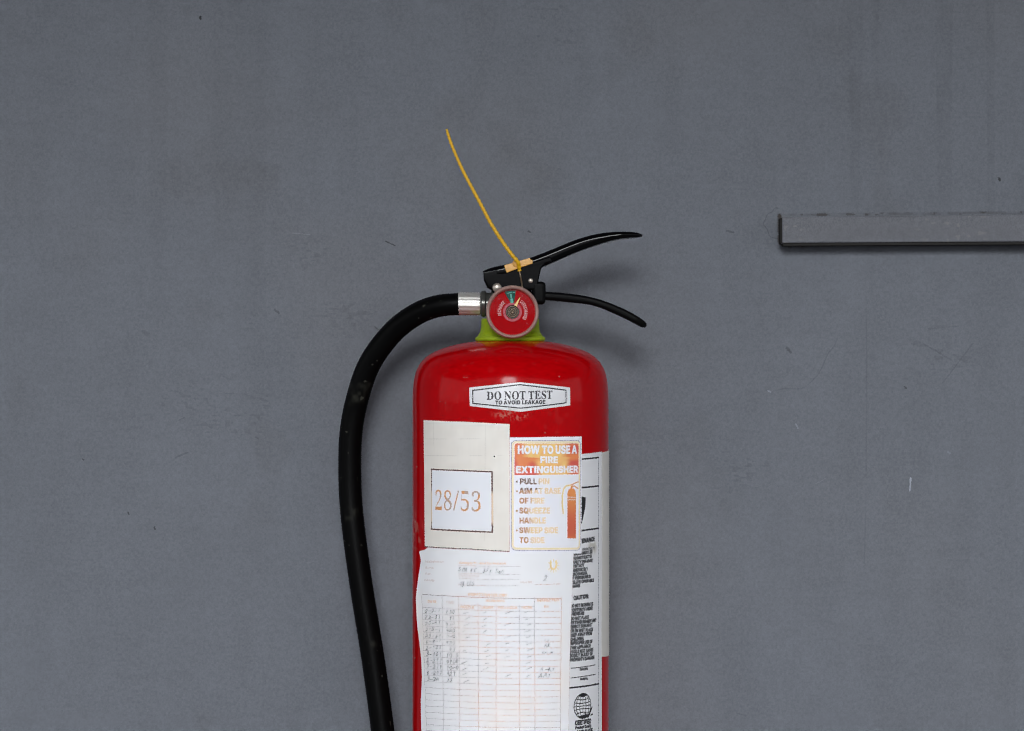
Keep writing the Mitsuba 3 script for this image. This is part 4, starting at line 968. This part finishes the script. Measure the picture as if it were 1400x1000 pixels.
add(G + '__lettering', on_dial(arc_text('RECHARGE', -107, -38, 15.6, 4.6, 2) + arc_text('OVERCHARGED', 36, 124, 16.2, 4.6, 2), -0.0031), 'dial_white')
tick = [LineString([pol(24.5, a), pol(27.5, a)]).buffer(0.35) for a in (-46, 32, 44, 56, 68, 128)]
add(G + '__tick_mark', on_dial(tick, -0.0031), 'dial_pink')
add(G + '__hub', facing([(0, -0.0050), (9.6 * gs, -0.0050), (9.6 * gs, -0.0036)], gc, 40), 'hub_dark', 30)
sp = [(gc + [r * gs * math.cos(a), 0.0042, r * gs * math.sin(a)]) for a, r in zip(np.linspace(0, 5.4 * math.pi, 120), np.linspace(2.6, 8.4, 120))]
add(G + '__coil', sweep(sp, circle(0.52 * gs * 1.3, 8)), 'hub_brass', True)
add(G + '__pin', facing([(2.6 * gs, -0.0046), (2.6 * gs, -0.0034), (1.5 * gs, -0.0030), (1.2 * gs, -0.0044), (0, -0.0044)], gc, 24), 'hub_brass', 30)
nd = Polygon([pol(9.4, 14), pol(9.4, 38), pol(23, 28.4), pol(23, 26.4)])
nm = trimesh.creation.extrude_polygon(nd, 0.5, engine='earcut')
v = nm.vertices.copy()
nm.vertices = np.stack([gc[0] + v[:, 0] * gs, gc[1] + 0.0026 - v[:, 2] * gs, gc[2] + v[:, 1] * gs], 1)
nm.fix_normals()
add(G + '__needle', nm, 'needle_yellow')
a_ = np.linspace(0, 1, 10)
lens = facing([(31.0 * gs * x, -0.0004 + 0.0007 * (1 - x * x)) for x in a_[::-1]], gc, 64)
add(G + '__lens', lens, 'lens_clear', True)

# ---------------------------------------------------------------- hose
hc = P(642, 415.6, 0.0)
px = lambda h: (h - 642) * S
fer = [(0, px(626)), (13.6, px(626)), (15.0, px(626.4)), (15.6, px(628.2)), (15.5, px(654)), (14.9, px(656.6)), (13, px(657.2)), (0, px(657.2))]
add(X + '__hose_ferrule', along_x([(r * S, x) for r, x in fer], hc, 120, 0.012, 15), 'bright_steel', 25)
tag(X + '__hose_ferrule', 'bright crimped metal ferrule at the top of the hose')
nut = [(0, px(656.8)), (12, px(656.8)), (16.5, px(657.4)), (18.2, px(659)), (18.4, px(663)), (17, px(664.4)), (15.2, px(665)), (15.2, px(671)), (19, px(672)), (19, px(684)), (0, px(684))]
add(X + '__hose_nut', along_x([(r * S, x) for r, x in nut], hc, 72, 0.02, 6), 'dark_steel', 25)
hp = [(640, 415.6, 0), (627, 416, 0), (599.6, 418.6, .002), (577, 426, .006), (556, 438.4, .011), (540.6, 451, .015), (528.6, 464, .018), (515.5, 481, .021), (504.4, 499.6, .024), (491.6, 534.6, .028), (487, 552, .030), (480.6, 586, .032),
      (478.2, 632, .033), (479.2, 678, .033), (483.4, 724, .032), (489.4, 770, .031), (496.2, 816, .030), (503.8, 862, .029), (511, 908, .028), (517.4, 954, .027), (523.4, 1000, .026), (533, 1070, .024), (546, 1130, .018)]
hp = spline(np.array([P(h, v, y) for h, v, y in hp]), 150)
hr = np.interp(np.arange(150), [0, 12, 40, 150], [15.0, 15.4, 16.0, 16.2]) * S
add(X + '__hose', sweep(hp, circle(1.0, 28), hr, hr, side=(0, 1, 0)), 'rubber', True)
tag(X + '__hose', 'black rubber discharge hose, arching out to the left')
nz0, nz1 = hp[-1], hp[-1] + (hp[-1] - hp[-2]) * 14
add(X + '__hose_nozzle', sweep(np.linspace(nz0 - (hp[-1] - hp[-2]) * 2, nz1, 8), circle(1.0, 28), np.linspace(9.4, 11.5, 8) / 1000, np.linspace(9.4, 11.5, 8) / 1000), 'black_matte', 40)
bk = trimesh.creation.box(bounds=[[AX - 0.018, R - 0.001, 0.20], [AX + 0.018, WALL_Y, 0.33]])
add(X + '__wall_hook', bk, 'dark_steel')

# ---------------------------------------------------------------- tamper seal
Q = 'tamper_seal'
tag(Q, 'thin yellow tamper seal with its tail sticking up from the black lever', 'seal')
sp = [(710.4, 371, -.0150), (709.2, 362, -.0175), (707.4, 357.6, -.0190), (703.6, 353, -.0195), (692, 338, -.0200), (679.6, 319.6, -.0200), (669, 302, -.0195), (660.4, 285.6, -.0190), (648.4, 263, -.0180), (638, 243.6, -.0170),
      (629, 225.4, -.0160), (622, 209.4, -.0150), (615.6, 193, -.0140), (610.6, 177, -.0130)]
sp = spline(np.array([P(*q) for q in sp]), 260)
bead = 2.3 * S * (1 + 0.12 * np.cos(np.arange(260) * 0.85)) * np.interp(np.arange(260), [0, 60, 250, 259], [1.12, 1.08, 0.86, 0.62])
add(Q + '__tail', sweep(sp, circle(1.0, 14), bead, bead, side=(0, 1, 0)), 'seal_yellow', True)
tg = [P(h, v, -0.0125)[[0, 2]] for h, v in ((689, 363.2), (706, 358.4), (724.6, 352.8), (725.6, 356), (728, 355.4), (728.4, 360.8), (711, 366.6), (692.6, 373.6))]
add(Q + '__tag', plate([tuple(x) for x in tg], -0.0155, -0.0124, 0.0005, 2), 'seal_tan', 40)
tag(Q + '__tag', 'small tan plastic tag clipped over the lever')
nb = facing([(0, -0.0010), (5.6 * S, -0.0010), (5.2 * S, 0.0004), (4.0 * S, 0.0010), (0, 0.0012)], P(706, 360.4, -0.0156), 28)
add(Q + '__lock_boss', nb, 'seal_tan', 40)
lw = spline(np.array([P(*q) for q in ((709, 366, -.0160), (710.6, 373, -.0158), (712.2, 381, -.0170), (713.4, 388, -.0210), (713.8, 396, -.0225))]), 30)
add(Q + '__loop', sweep(lw, circle(1.15 * S, 10)), 'hub_brass', True)

for k in list(scene):
    if k.rsplit('_0', 1)[0].rsplit('__', 1)[-1] in ('print', 'heading', 'handwriting', 'text', 'header_text', 'lettering', 'ruled_table', 'number', 'tick_mark', 'green_zone_mark', 'pictogram', 'crest_emblem', 'frame', 'border_wash', 'inner_border', 'outer_border'):
        labels.setdefault(k, {})['kind'] = 'stuff'
